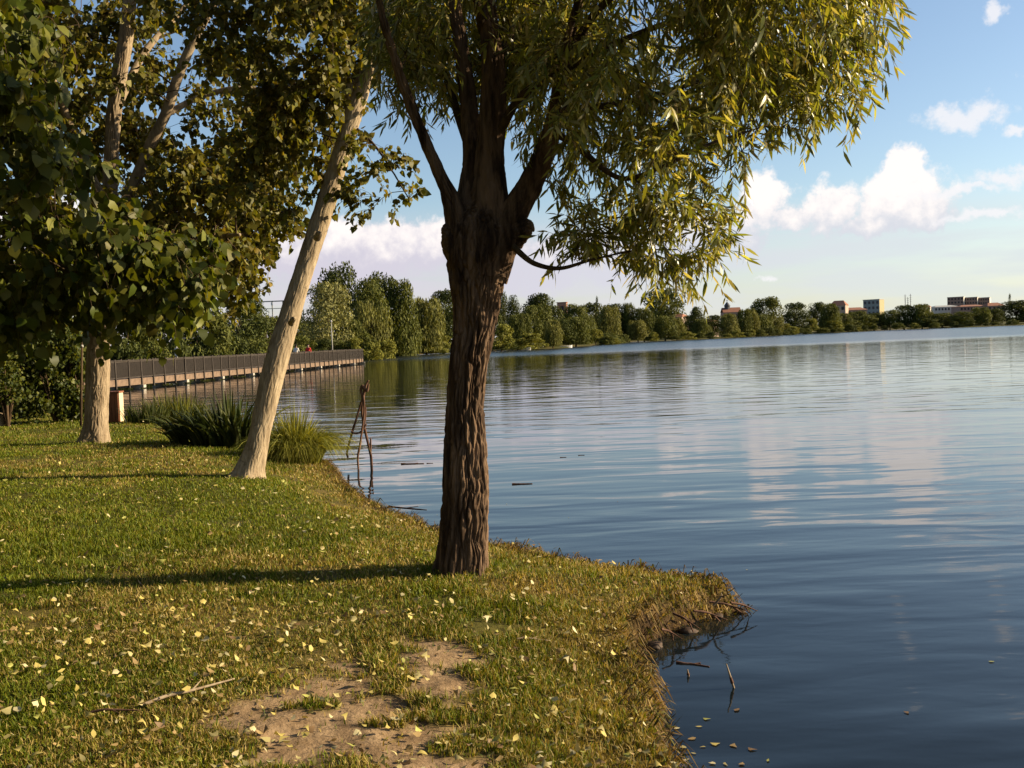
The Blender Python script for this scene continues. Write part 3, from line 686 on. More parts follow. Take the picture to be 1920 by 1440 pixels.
# ------------------------------------------------------------------ far trees and bushes
def crown_mesh(name, shape, n, leaf, seed, tints):
    """leaf-clump faces spread over lobes inside a crown of unit height and unit width"""
    rng = np.random.default_rng(seed); P = []; Nn = []
    nl = {'round': 40, 'egg': 44, 'poplar': 46, 'weeping': 46, 'bush': 24, 'spire': 30, 'ragged': 40}[shape]
    for q in range(nl):
        h = rng.uniform(0.06, 0.95)
        if shape == 'round': w = math.sqrt(max(0, 1 - max(0, (h - .42) / .6) ** 2)) * .5 * min(1, .72 + h)
        elif shape == 'egg': w = .5 * min(1, (h / .28) ** .5) * max(0, 1 - max(0, (h - .3) / .72) ** 2.0) ** .5
        elif shape == 'poplar': w = .5 * min(1, (h / .2) ** .6) * max(0, 1 - max(0, (h - .25) / .78) ** 1.7) ** .7
        elif shape == 'spire': w = .5 * max(0.03, (1 - h)) ** .8
        elif shape == 'weeping': w = .5 * max(0, 1 - max(0, (h - .45) / .56) ** 2.2) ** .5
        elif shape == 'ragged': w = .5 * min(1, (h / .35) ** .7) * (1 - .55 * max(0, h - .55) / .45)
        else: w = .5 * max(0, 1 - (h / 1.02) ** 2.4) ** .5
        a = rng.uniform(0, 2 * math.pi); rr = w * rng.uniform(.45, .85)
        c = np.array([math.cos(a) * rr, math.sin(a) * rr, h])
        lr = np.array([.21, .21, .15]) * rng.uniform(.75, 1.3) * (0.6 + 0.8 * w)
        if shape == 'weeping': lr[2] *= 2.0
        if shape in ('poplar', 'ragged'): lr[2] *= 1.5
        c[2] = min(h, 1.0 - lr[2] * .9)
        k = int(n / nl); d = norm(rng.normal(0, 1, (k, 3))); rad = rng.uniform(.55, 1.12, (k, 1)) ** .6
        P.append(c + d * lr * rad); Nn.append(norm(d + rng.normal(0, .55, (k, 3))))
    P = np.vstack(P); Nn = np.vstack(Nn); P[:, 2] = np.clip(P[:, 2], 0.005, 1.03)
    m = len(P); Tn = norm(np.cross(Nn, rng.normal(0, 1, (m, 3)))); B = np.cross(Nn, Tn)
    if shape == 'weeping':
        B = norm(np.array([0, 0, -1.0]) + rng.normal(0, .3, (m, 3))); Tn = norm(np.cross(B, Nn))
    s = leaf * rng.uniform(.6, 1.4, (m, 1)); asp = 1.9 if shape == 'weeping' else 1.25
    V = np.stack([P - B * s * asp, P + Tn * s * .6, P + B * s * asp, P - Tn * s * .6], 1).reshape(-1, 3)
    tints = np.array(tints); T = tints[rng.integers(0, len(tints), m)] * rng.uniform(.7, 1.3, (m, 1))
    T = T * (0.75 + 0.5 * fbm(P[:, 0] * 5, P[:, 1] * 5, P[:, 2] * 5, seed, 2))[:, None]
    return mesh_np(name, V, [np.arange(m * 4).reshape(-1, 4)], MAT['far_leaf'], False, np.repeat(T, 4, axis=0) * [1.0, 1.08, .95], .86)
OLIVE = [(0.15, 0.135, 0.035), (0.19, 0.17, 0.045), (0.11, 0.105, 0.025)]
DARK = [(0.055, 0.062, 0.014), (0.08, 0.085, 0.018), (0.042, 0.048, 0.011)]
MID = [(0.095, 0.098, 0.02), (0.125, 0.12, 0.026), (0.075, 0.08, 0.016)]
YEL = [(0.19, 0.17, 0.03), (0.15, 0.145, 0.028), (0.23, 0.20, 0.035)]
VAR = {}
for key, (sh, tn, nq, lf) in {'round_dark': ('round', DARK, 7000, .022), 'round_mid': ('round', MID, 7000, .022), 'egg_olive': ('egg', [(0.20, 0.18, 0.07), (0.24, 0.21, 0.085), (0.16, 0.15, 0.055)], 9000, .018), 'poplar_mid': ('poplar', MID, 6500, .021), 'poplar_dark': ('poplar', DARK, 6500, .021),
                              'weeping_olive': ('weeping', OLIVE, 7500, .020), 'weeping_mid': ('weeping', MID, 7500, .020), 'bush_yellow': ('bush', YEL, 3600, .030), 'bush_mid': ('bush', MID, 3600, .030), 'bush_dark': ('bush', DARK, 3600, .030), 'spire_dark': ('spire', DARK, 2000, .018), 'ragged_mid': ('ragged', MID, 6500, .021), 'ragged_dark': ('ragged', DARK, 6500, .021)}.items():
    VAR[key] = [crown_mesh('crown', sh, nq, lf, 100 + len(VAR) * 3 + q, tn) for q in range(2)]
def trunk_mesh():
    m = MB(); m.tube([(0, 0, -.1), (.02, .01, .3), (-.02, .02, .7), (.01, 0, 1.1)], [.5, .34, .28, .2], 8)
    for a in range(4):
        c, s = math.cos(a * 1.6 + .3), math.sin(a * 1.6 + .3)
        m.tube([(0, 0, .6 + .1 * a), (c * .8, s * .8, .95 + .1 * a), (c * 1.7, s * 1.7, 1.35 + .12 * a)], [.18, .11, .04], 5)
    return m.mesh('trunk', MAT['twig'], True)
TRUNK = trunk_mesh()
LAB = {'round_dark': ('round_tree', 'round dark green tree in the far shore tree line'), 'round_mid': ('round_tree', 'round mid green tree in the far shore tree line'),
       'egg_olive': ('willow_tree', 'egg-shaped pale olive tree in the far shore tree line'), 'poplar_mid': ('poplar_tree', 'tall mid green poplar in the far shore tree line'),
       'poplar_dark': ('poplar_tree', 'tall dark green poplar in the far shore tree line'), 'weeping_olive': ('willow_tree', 'olive weeping willow at the water on the far shore'),
       'weeping_mid': ('willow_tree', 'darker green weeping willow at the water on the far shore'), 'bush_yellow': ('bush', 'yellowish green rounded bush at the far waterline'),
       'bush_mid': ('bush', 'mid green low bush at the far waterline'), 'bush_dark': ('bush', 'dark green low bush at the far waterline'), 'spire_dark': ('cypress_tree', 'narrow dark pointed cypress above the far tree line'),
       'ragged_mid': ('tall_tree', 'tall windswept mid green tree behind the boardwalk'), 'ragged_dark': ('tall_tree', 'tall windswept dark green tree behind the boardwalk')}
trng = random.Random(4)
def place_word(px, D):
    for lim, w in [(470, 'on the bank behind the boardwalk'), (660, 'beyond the lamp post at the boardwalk'), (770, 'beyond the end of the boardwalk'), (915, 'across the bay past the boardwalk'), (1000, 'by the far pontoon'), (1075, 'near the brick tower'), (1150, 'off the lone white boat'), (1230, 'between the brick tower and the pale house'), (1300, 'beside the pale house'), (1345, 'by the small orange house'), (1385, 'under the church lantern'), (1470, 'beyond the church lantern'), (1545, 'short of the orange house'), (1600, 'below the orange house'), (1670, 'below the blue-green block'), (1720, 'under the radio masts'), (1780, 'between masts and apartment blocks'), (1870, 'below the apartment blocks'), (9999, 'beside the cypress')]:
        if px < lim: return w
def far_tree(kind, px, top, wpx, D, label=None, group=None, trunk=True, z=None, bottom=0.06):
    p = at(px, top, D); x, y = p.x, D; g = gz(x, y) if z is None else z
    H = max(0.8, p.z - g); W = wpx * D / F
    nm, lb = LAB[kind]; core = lb.split(' in the')[0].split(' at the')[0].split(' behind')[0].split(' above')[0]
    lb = core + ' ' + place_word(px, D)
    r = thing(nm, (x, y, g), label or lb, 'bush' if nm == 'bush' else 'tree', group or (core + ' group ' + place_word(px, D)), trng.uniform(0, 6.28))
    c = obj('crown', VAR[kind][trng.randint(0, 1)], r); c.scale = (W * 1.08, W * 1.08, H * (1 - bottom) * 0.97); c.location = (0, 0, H * bottom); tag(c, kind='stuff')
    if trunk:
        t = obj('trunk', TRUNK, r); s = max(.25, W * .075); t.scale = (s, s, H * 0.45)
    return r
# left group, behind and beyond the boardwalk
for a in [('egg_olive', 611, 527, 92, 142), ('ragged_dark', 632, 490, 74, 176), ('ragged_mid', 690, 520, 70, 172), ('ragged_dark', 712, 508, 74, 180), ('ragged_mid', 752, 522, 56, 178), ('weeping_olive', 690, 565, 66, 160),
          ('weeping_olive', 795, 558, 60, 186), ('round_dark', 826, 541, 66, 205), ('round_dark', 875, 552, 80, 215), ('weeping_mid', 745, 590, 70, 178), ('round_mid', 545, 590, 70, 150), ('round_mid', 500, 588, 80, 128), ('round_dark', 440, 560, 110, 120),
          ('round_mid', 372, 570, 100, 96), ('round_dark', 300, 540, 130, 100), ('round_mid', 225, 560, 130, 84), ('round_dark', 130, 540, 150, 72), ('round_mid', 30, 520, 180, 66), ('round_dark', -100, 500, 200, 62),
          ('poplar_dark', 470, 545, 60, 170), ('round_dark', 585, 600, 60, 165), ('weeping_mid', 655, 600, 50, 150)]:
    far_tree(*a, **({} if 'ragged' in a[0] else {}))
for (px, top, w, D) in [(700, 640, 40, 138), (722, 634, 44, 150), (757, 632, 42, 182), (790, 630, 50, 186), (815, 625, 40, 188), (690, 622, 40, 150), (835, 628, 34, 196), (668, 632, 36, 140)]:
    far_tree('bush_yellow' if px % 3 else 'bush_mid', px, top, w, D, trunk=False, bottom=0)
for (px, top, w, D) in [(560, 628, 60, 132), (520, 632, 70, 122), (480, 630, 60, 112), (430, 626, 70, 104), (380, 630, 70, 96), (330, 632, 60, 86), (280, 636, 70, 78), (235, 632, 70, 70), (610, 634, 50, 138), (640, 638, 40, 140)]:
    far_tree('bush_dark' if px % 40 else 'bush_mid', px, top, w, D, trunk=False, bottom=0, label='dark bush lining the bank behind the boardwalk' if px % 40 else 'mid green bush lining the bank behind the boardwalk', group='bushes behind the boardwalk' if px % 40 else 'mid green bushes behind the boardwalk')
# right group, along the far shore
far = [('bush_yellow', 938, 606, 44, 187), ('poplar_dark', 942, 545, 26, 235), ('poplar_dark', 962, 552, 30, 232), ('poplar_mid', 992, 572, 46, 206), ('poplar_mid', 1018, 568, 44, 208), ('round_dark', 1016, 548, 66, 245), ('weeping_mid', 968, 590, 40, 200), ('weeping_olive', 1035, 600, 34, 202),
       ('round_mid', 1079, 568, 48, 290), ('round_dark', 1048, 596, 50, 222), ('weeping_mid', 1078, 594, 50, 226), ('round_dark', 1112, 566, 50, 310), ('spire_dark', 1119, 553, 14, 312), ('round_dark', 1148, 568, 56, 320), ('weeping_olive', 1142, 574, 38, 300), ('bush_yellow', 1116, 616, 30, 250), ('weeping_mid', 1178, 568, 26, 318), ('weeping_mid', 1206, 577, 34, 316), ('round_mid', 1242, 538, 80, 380),
       ('weeping_mid', 1246, 592, 42, 318), ('weeping_olive', 1268, 596, 30, 320), ('poplar_dark', 1306, 574, 32, 345), ('round_dark', 1292, 590, 34, 350), ('round_dark', 1335, 590, 40, 352), ('weeping_olive', 1366, 588, 34, 345), ('weeping_mid', 1394, 580, 30, 360), ('round_mid', 1437, 555, 54, 400), ('weeping_olive', 1407, 578, 26, 362), ('weeping_mid', 1425, 590, 40, 385),
       ('round_dark', 1489, 566, 52, 420), ('round_dark', 1531, 565, 36, 440), ('weeping_mid', 1556, 569, 38, 430), ('bush_yellow', 1520, 596, 28, 412), ('bush_yellow', 1476, 606, 26, 405), ('bush_yellow', 1562, 600, 34, 425), ('round_mid', 1580, 586, 30, 440), ('round_mid', 1606, 582, 36, 455), ('round_dark', 1638, 586, 40, 458), ('round_mid', 1668, 580, 36, 455), ('round_mid', 1618, 590, 50, 452), ('bush_mid', 1595, 598, 40, 445),
       ('round_dark', 1694, 571, 46, 458), ('weeping_mid', 1728, 570, 40, 455), ('round_mid', 1766, 586, 46, 452), ('bush_mid', 1745, 596, 40, 448), ('round_mid', 1808, 583, 44, 450), ('weeping_mid', 1838, 576, 32, 452), ('round_dark', 1862, 578, 38, 460), ('round_dark', 1905, 562, 66, 470), ('spire_dark', 1893, 549, 12, 480), ('round_dark', 1950, 560, 70, 470), ('round_mid', 2000, 566, 70, 470), ('round_dark', 2060, 560, 80, 470),
       ('weeping_mid', 1315, 598, 30, 340), ('weeping_olive', 1195, 600, 34, 312), ('round_dark', 1168, 590, 40, 330), ('weeping_mid', 1098, 590, 34, 260), ('poplar_mid', 982, 585, 34, 200), ('round_dark', 905, 560, 60, 225), ('round_mid', 1788, 590, 40, 452), ('weeping_olive', 1450, 590, 30, 395), ('round_dark', 1060, 585, 34, 300)]
for a in far: far_tree(*a)
# low growth right at the far waterline
lr = random.Random(9)
shore_far = SH[np.argmin(np.abs(SH[:, 0] + 3.4)):]
pts = [(-3.4, 184), (10, 197), (22, 240), (33, 300), (50, 305), (77, 329), (121, 400), (164, 440), (225, 433)]
k = 0
for (ax, ay), (bx, by) in zip(pts[:-1], pts[1:]):
    L = math.hypot(bx - ax, by - ay); n = max(2, int(L / 5.5))
    for q in range(n):
        f = (q + lr.random()) / n; x = ax + (bx - ax) * f + lr.uniform(-.5, 1.5); y = ay + (by - ay) * f + lr.uniform(1.5, 4)
        if 45 < x * F / y < 175 and y < 260: continue
        kd = lr.choice(['bush_mid', 'bush_dark', 'bush_mid', 'bush_yellow']); nm, lb = LAB[kd]
        pw = place_word(float(to_px([[x, y, 0]])[0][0]), y); lb = lb.split(' at the')[0] + ' at the waterline ' + pw
        r = thing('bush', (x, y, gz(x, y) - .1), lb, 'bush', lb, lr.uniform(0, 6))
        c = obj('crown', VAR[kd][k % 2], r); s = lr.uniform(3, 6.5); c.scale = (s, s, lr.uniform(1.2, 3.2)); tag(c, kind='stuff'); k += 1
# unseen trees added behind and left of the viewpoint to block skylight
for (x, y, W, H) in [(-12, 2.5, 9, 13), (-11.5, -4, 9, 13), (-7.5, -7.5, 9, 13), (-14, 9.5, 9, 13), (-16, 17, 9, 12), (-20, 24, 9, 11), (-2.5, -8, 8, 13), (-3, -15, 10, 14), (-10, -14, 10, 14), (-19, -2, 10, 14), (-22, 10, 10, 14), (-26, 20, 10, 13)]:
    r = thing('round_tree', (x, y, gz(x, y)), 'round unseen tree added behind the viewpoint to block skylight', 'tree', 'unseen skylight-blocking trees added behind the viewpoint', x)
    c = obj('crown', VAR['round_mid'][0], r); c.scale = (W, W, H * .86); c.location = (0, 0, H * .14); tag(c, kind='stuff')
    t = obj('trunk', TRUNK, r); t.scale = (.55, .55, H * .4)

# ------------------------------------------------------------------ bank shrubs at the left, behind the forked tree
def shrub(px, py, top, wpx, label, seed, tints, n=2600, leaf=0.06):
    b = ghit(px, py); D = b.y; H = at(px, top, D).z - b.z; W = wpx * D / F; rng = np.random.default_rng(seed)
    r = thing('shrub', b, label, 'shrub')
    P = []
    for q in range(26):
        a = rng.uniform(0, 6.28); h = rng.uniform(.1, .92); rr = .5 * math.sqrt(max(0, 1 - (h - .35) ** 2 / .5)) * rng.uniform(.2, .9)
        c = np.array([math.cos(a) * rr * W, math.sin(a) * rr * W * .7, h * H]); P.append(c + norm(rng.normal(0, 1, (n // 26, 3))) * rng.uniform(.3, 1, (n // 26, 1)) * np.array([.2 * W, .16 * W, .14 * H]))
    P = np.vstack(P); P[:, 2] = np.maximum(P[:, 2], .04)
    D_ = norm(rng.normal(0, .6, P.shape) + np.array([0, 0, -.8])); Nn = rng.normal(0, 1, P.shape) + np.array([.3, -.2, .4]); Nn = norm(Nn - D_ * (Nn * D_).sum(-1, keepdims=True))
    T = np.array(tints)[rng.integers(0, len(tints), len(P))] * rng.uniform(.7, 1.3, (len(P), 1))
    o = obj('foliage', leaf_cloud('foliage', 'broad', P, D_, Nn, leaf * rng.uniform(.7, 1.5, len(P)), T, MAT['leaf']), r); tag(o, kind='stuff')
    tb = []
    for q in range(14):
        a = rng.uniform(0, 6.28); e = np.array([math.cos(a) * .35 * W, math.sin(a) * .3 * W, H * rng.uniform(.6, .9)])
        tb.append((spline(np.array([[0, 0, -.05], e * [.3, .3, .45] + rng.normal(0, .05, 3), e]), 8), np.linspace(.03, .006, 8), 5))
    tag(obj('stems', join_tubes(tb, 'stems', MAT['twig']), r), kind='stuff')
GR = [(0.05, 0.065, 0.010), (0.075, 0.09, 0.014), (0.035, 0.05, 0.009), (0.11, 0.115, 0.02)]
shrub(15, 800, 560, 190, 'large leafy shrub beside the old stump on the left bank', 61, GR, 8000, .065)
shrub(105, 792, 600, 130, 'leafy shrub with drooping sprays next to the thin pole', 62, GR, 7000, .065)
shrub(-120, 800, 540, 220, 'tall dense shrub at the far end of the bank planting', 63, GR, 6000, .07)
shrub(143, 789, 618, 62, 'narrow dark shrub squeezed between the thin pole and the forked poplar', 65, GR, 3000, .065)
shrub(60, 782, 610, 170, 'dark shrub at the back of the bank planting', 64, [(0.03, 0.045, 0.008), (0.05, 0.06, 0.01)], 6000, .07)

# ------------------------------------------------------------------ sedges and reeds
def tussock(px, py, label, n, length, spread, width, tints, seed, arch, name='sedge_clump', base=(0.5, 0.35), sink=0.0):
    b = ghit(px, py); rng = np.random.default_rng(seed); r = thing(name, (b.x, b.y, b.z - sink), label, 'grass clump')
    a = rng.uniform(0, 6.283, n); rad = np.sqrt(rng.uniform(0, 1, n)); bp = np.stack([np.cos(a) * rad * base[0], np.sin(a) * rad * base[1], np.full(n, -.03)], -1)
    out = norm(np.stack([np.cos(a + rng.normal(0, .5, n)), np.sin(a + rng.normal(0, .5, n)), np.zeros(n)], -1)) * (rad * spread * rng.uniform(.5, 1.3, n))[:, None]
    L = length * rng.uniform(.6, 1.15, n)
    ts = np.linspace(0, 1, 6); side = norm(np.cross(out + rng.normal(0, .2, (n, 3)), [0, 0, 1.0]) + rng.normal(0, .3, (n, 3)))
    V = []
    for t in ts:
        c = bp + out * L[:, None] * t ** 1.3 + np.array([0, 0, 1.0]) * (L * (t - arch * rad * t ** 2.4))[:, None]
        c[:, 2] = np.maximum(c[:, 2], -.02 + sink * 0)
        w = (width * (1 - t ** 2.2) * .5 + .0006) * rng.uniform(.7, 1.3, n)
        V.append(c - side * w[:, None]); V.append(c + side * w[:, None])
    V = np.stack(V, 1); o = (np.arange(n) * 12)[:, None, None]
    fq = np.array([[2 * q, 2 * q + 1, 2 * q + 3, 2 * q + 2] for q in range(5)])
    T = np.array(tints)[rng.integers(0, len(tints), n)] * rng.uniform(.7, 1.3, (n, 1))
    ob = obj('blades', mesh_np('blades', V.reshape(-1, 3), [(fq[None] + o).reshape(-1, 4)], MAT['blade'], True, np.repeat(T, 12, axis=0)), r); tag(ob, kind='stuff')
SEDGE = [(0.30, 0.29, 0.035), (0.24, 0.24, 0.03), (0.36, 0.33, 0.055), (0.16, 0.18, 0.025)]
IRIS = [(0.045, 0.065, 0.012), (0.07, 0.09, 0.018), (0.03, 0.045, 0.010), (0.12, 0.13, 0.035)]
tussock(556, 866, 'bright green arching sedge clump at the water edge by the leaning trunk', 2800, 1.02, 0.64, 0.011, SEDGE, 71, 0.95, base=(.36, .28))
tussock(532, 850, 'lower lit tuft of sedge tucked against the leaning trunk', 900, 0.85, 0.8, 0.011, SEDGE, 72, 0.95, base=(.22, .2))
tussock(430, 838, 'dark broad-bladed iris clump behind the leaning trunk', 460, 1.02, 0.6, 0.045, IRIS, 73, 0.5, 'iris_clump', base=(.55, .35))
tussock(372, 832, 'smaller dark iris clump with bent dead stems on the lawn edge', 300, 0.85, 0.7, 0.04, IRIS, 74, 0.6, 'iris_clump', base=(.4, .3))
tussock(330, 797, 'green reed tuft standing in the shallows under the boardwalk view', 420, 0.85, 0.3, 0.022, SEDGE[1:] + IRIS[:2], 75, 0.3, 'reed_clump', base=(.6, .3))
tussock(275, 794, 'short reed tuft next to the brown bin', 300, 0.6, 0.35, 0.02, IRIS, 76, 0.4, 'reed_clump', base=(.45, .25))

# ------------------------------------------------------------------ boardwalk
MAT['rail_wood'] = plain('rail_wood', (0.045, 0.034, 0.025), 0.8, .3, 4)
MAT['board_wood'] = plain('board_wood', (0.195, 0.13, 0.085), 0.85, .45, 3)
MAT['concrete'] = plain('concrete', (0.45, 0.41, 0.34), 0.9, .2, 5)
MAT['deck_wood'] = plain('deck_wood', (0.16, 0.115, 0.08), 0.85, .3, 3)
def boardwalk():
    path = spline(np.array([(-24.6, 33), (-23.6, 44), (-22.35, 56), (-20.9, 72), (-19.0, 92), (-17.6, 106), (-18.0, 113), (-21.5, 120), (-28, 125)]), 900)
    L = np.concatenate([[0], np.cumsum(np.hypot(*np.diff(path, axis=0).T))]); BAY = 1.5; n = int(L[-1] / BAY)
    def P(s): return np.array([np.interp(s, L, path[:, 0]), np.interp(s, L, path[:, 1])])
    root = thing('boardwalk', (path[0][0], path[0][1], WATER), 'long dark-railed wooden boardwalk curving over the water on low piles', 'boardwalk')
    org = Vector(root.location); deck = 0.60; HW = 0.95
    pm = MB().box((0, 0, .35), (.11, .11, 1.62)).mesh('railing_post', MAT['rail_wood'])
    q = MB(); w = BAY - .12
    for i in range(30): q.box((-w / 2 + (i + .5) * w / 30, 0, deck + .52), (.021, .018, .86))
    q.box((0, 0, deck + .085), (w, .04, .05)); q.box((0, 0, deck + .965), (w, .04, .05)); pan = q.mesh('railing_panel', MAT['rail_wood'])
    hm = MB().box((0, 0, deck + 1.035), (BAY + .002, .13, .045)).mesh('handrail', MAT['rail_wood'])
    fm = MB().box((0, 0, deck - .19), (BAY - .115, .05, .36)).mesh('fascia_board', MAT['board_wood'])
    cap = MB().box((0, 0, deck - .46), (.32, 2.3, .17)).box((0, .7, -.7), (.26, .26, 1.65)).box((0, -.7, -.7), (.26, .26, 1.65)).mesh('pile', MAT['concrete'])
    dk = MB(); jr = random.Random(12)
    def put(name, me, s, off, rz=None):
        p = P(s); d = P(s + .2) - P(s - .2); a = math.atan2(d[1], d[0]) if rz is None else rz
        nx_, ny_ = -math.sin(a), math.cos(a)
        o = obj(name, me, root); o.location = (p[0] + nx_ * off - org.x, p[1] + ny_ * off - org.y, 0); o.rotation_euler = (jr.gauss(0, .006), jr.gauss(0, .004), a); o.location.z = jr.gauss(0, .006); return o
    for i in range(1, n - 1):
        s = i * BAY
        for sd in (-1, 1):
            put('railing_post', pm, s, sd * (HW + .02)).location.z = deck - .05 + jr.gauss(0, .006)
            put('railing_panel', pan, s + BAY / 2, sd * (HW + .02)); put('handrail', hm, s + BAY / 2, sd * (HW + .02))
            put('fascia_board', fm, s + BAY / 2, sd * (HW - .02))
        if i % 4 == 0: put('pile', cap, s, 0)
        for j in range(10):
            ss = s + j * .15; p = P(ss); d = P(ss + .2) - P(ss - .2); a = math.atan2(d[1], d[0])
            dk.box((p[0] - org.x, p[1] - org.y, deck - .02), (.138, 1.86, .036), a)
    tag(obj('deck_boards', dk.mesh('deck_boards', MAT['deck_wood']), root), kind='stuff')
    return P
BW = boardwalk()

# ------------------------------------------------------------------ strollers on the boardwalk
MAT['skin'] = plain('skin', (0.45, 0.28, 0.2), .6, .1)
def person(x, y, rz, top, legs, hair, label, stride=.18):
    z = WATER + .60; r = thing('person', (x, y, z), label, 'person', rz=rz)
    def skin(name, V, E, R, mat, par):
        me = bpy.data.meshes.new(name); me.from_pydata(V, E, []); o = obj(name, me, par)
        m = o.modifiers.new('skin', 'SKIN'); s = o.modifiers.new('sub', 'SUBSURF'); s.levels = 1; s.render_levels = 2; m.use_smooth_shade = True
        for i, q in enumerate(R): me.skin_vertices[0].data[i].radius = (q, q * .85) if not hasattr(q, '__len__') else q
        me.skin_vertices[0].data[0].use_root = True; me.materials.append(mat); return o
    V = [(0, 0, .92), (0, .01, 1.12), (0, 0, 1.36), (0, .01, 1.47), (0, .03, 1.56), (0, .02, 1.68), (-.17, 0, 1.38), (-.22, -.08, 1.12), (-.2, .08, .90), (-.2, .13, .82), (.17, 0, 1.38), (.22, .06, 1.12), (.21, .2, .93), (.21, .26, .87),
         (-.09, .02, .86), (-.1, stride * .6, .48), (-.1, stride * .5, .09), (-.1, stride + .08, .035), (.09, -.02, .86), (.1, -stride * .3, .48), (.1, -stride, .10), (.1, -stride + .12, .035)]
    E = [(0, 1), (1, 2), (2, 3), (3, 4), (4, 5), (2, 6), (6, 7), (7, 8), (8, 9), (2, 10), (10, 11), (11, 12), (12, 13), (0, 14), (14, 15), (15, 16), (16, 17), (0, 18), (18, 19), (19, 20), (20, 21)]
    R = [.13, .12, .14, .055, .085, .075, .06, .045, .035, .025, .06, .045, .035, .025, .085, .06, .045, .035, .085, .06, .045, .035]
    body = skin('body', V, E, R, MAT['skin'], r)
    S = [V[i] for i in (0, 1, 2)] + [(0, 0, 1.43)] + [V[i] for i in (6, 7, 8, 10, 11, 12)]
    skin('jacket', S, [(0, 1), (1, 2), (2, 3), (2, 4), (4, 5), (5, 6), (2, 7), (7, 8), (8, 9)], [(.165, .125), (.16, .125), (.18, .13), .075, .08, .062, .05, .08, .062, .05], top, body)
    skin('trousers', [V[0], V[14], V[15], V[16], V[18], V[19], V[20]], [(0, 1), (1, 2), (2, 3), (0, 4), (4, 5), (5, 6)], [(.155, .12), .1, .075, .06, .1, .075, .06], legs, body)
    skin('hair', [(0, -.01, 1.66), (0, -.03, 1.72), (0, -.05, 1.60)], [(0, 1), (0, 2)], [.088, .06, .06], hair, body)
MAT['red'] = plain('red', (0.62, 0.025, 0.02), .7, .1); MAT['white_cloth'] = plain('white_cloth', (0.78, 0.74, 0.68), .8, .08)
MAT['jeans'] = plain('jeans', (0.03, 0.035, 0.06), .85, .2); MAT['hair'] = plain('hair', (0.03, 0.02, 0.012), .6, .2)
def on_walk(px):
    ss = np.linspace(5, 85, 4000); Q = np.array([BW(s) for s in ss]); x, y, z = to_px(np.c_[Q, np.full(len(Q), CAMZ)]); j = int(np.argmin(np.abs(x - px))); return Q[j]
q = on_walk(578); person(q[0], q[1], math.radians(170), MAT['red'], MAT['jeans'], MAT['hair'], 'person in a red top walking along the boardwalk')
q = on_walk(549); person(q[0] + .3, q[1], math.radians(-8), MAT['white_cloth'], MAT['jeans'], MAT['hair'], 'person in a white top walking along the boardwalk', .14)

# ------------------------------------------------------------------ lamp posts, bin, pole, stump
MAT['galv'] = plain('galv', (0.42, 0.40, 0.36), .5, .1, 6, .5)
MAT['white_paint'] = plain('white_paint', (0.78, 0.76, 0.72), .5, .08)
def lamp_post(px, top, D, label, box=None):
    g = WATER; p = at(px, top, D); r = thing('lamp_post', (p.x, D, g), label, 'lamp post'); H = p.z - g
    obj('pole', MB().tube([(0, 0, -.6), (0, 0, H * .5), (0, 0, H)], [.06, .05, .035], 8).mesh('pole', MAT['galv'], True), r)
    m = MB().tube([(0, 0, H - .02), (0, 0, H + .06)], [.06, .09], 8).tube([(0, 0, H + .06), (0, 0, H + .22)], [.14, .05], 10)
    obj('lamp_head', m.mesh('lamp_head', MAT['galv']), r)
    if box:
        zz = at(px, box, D).z - g; obj('sign_plate', MB().box((0, -.07, zz), (.24, .03, .52)).mesh('sign_plate', MAT['white_paint']), r)
lamp_post(621, 604, 104.5, 'slim grey lamp post in front of the egg-shaped olive tree')
lamp_post(329, 612, 66.5, 'slim grey lamp post with a white plate behind the boardwalk', 660)
MAT['bin_wood'] = plain('bin_wood', (0.26, 0.10, 0.045), .7, .25, 6)
MAT['bin_pale'] = plain('bin_pale', (0.66, 0.52, 0.34), .7, .12, 6)
def bin_():
    b = ghit(215, 792); r = thing('litter_bin', b, 'brown boarded box-shaped bin with a pale side, beside the forked poplar', 'bin', rz=math.radians(4))
    obj('carcass', MB().box((0, 0, .33), (.30, .28, .64)).mesh('carcass', MAT['bin_wood']), r)
    for i in range(4): obj('slat', MB().box((-.112 + i * .0745, -.150, .33), (.066, .018, .60)).mesh('slat', MAT['bin_wood']), r)
    obj('side_panel', MB().box((.160, 0, .33), (.018, .27, .62)).mesh('side_panel', MAT['bin_pale']), r)
    obj('lid', MB().box((0, 0, .665), (.36, .33, .03)).mesh('lid', MAT['bin_wood']), r)
bin_()
def thin_pole():
    b = ghit(151, 800); r = thing('wooden_pole', b, 'thin upright wooden pole beside the trunk of the forked poplar', 'pole'); t = at(154, 640, b.y) - b
    obj('shaft', MB().tube([(0, 0, -.1), tuple(t * .5), tuple(t)], [.028, .026, .022], 8).mesh('shaft', MAT['twig'], True), r)
    obj('collar', MB().tube([tuple(t * .93), tuple(t * .96)], [.034, .034], 8).mesh('collar', MAT['galv'], True), r)
thin_pole()
def stump():
    b = ghit(-2, 800); r = thing('tree_stump', b, 'old pale stump at the foot of the large leafy shrub', 'stump')
    obj('wood', bark_mesh('wood', np.array([(0, 0, -.1, .26), (0, 0, .05, .2), (.02, 0, .18, .17), (.03, 0, .26, .15)]), MAT['poplar_bark'], 30, 60, .014, (.05, .15), .06, seed=81), r)
stump()
def marker():
    p = at(15, 693, 27); g = gz(p.x, 27); r = thing('marker_post', (p.x, 27, g), 'small white-topped marker post glimpsed among the shrubs', 'post'); h = p.z - g
    obj('post', MB().box((0, 0, h / 2 - .1), (.08, .08, h)).mesh('post', MAT['twig']), r); obj('white_cap', MB().box((0, -.01, h), (.10, .12, .22)).mesh('white_cap', MAT['white_paint']), r)
marker()

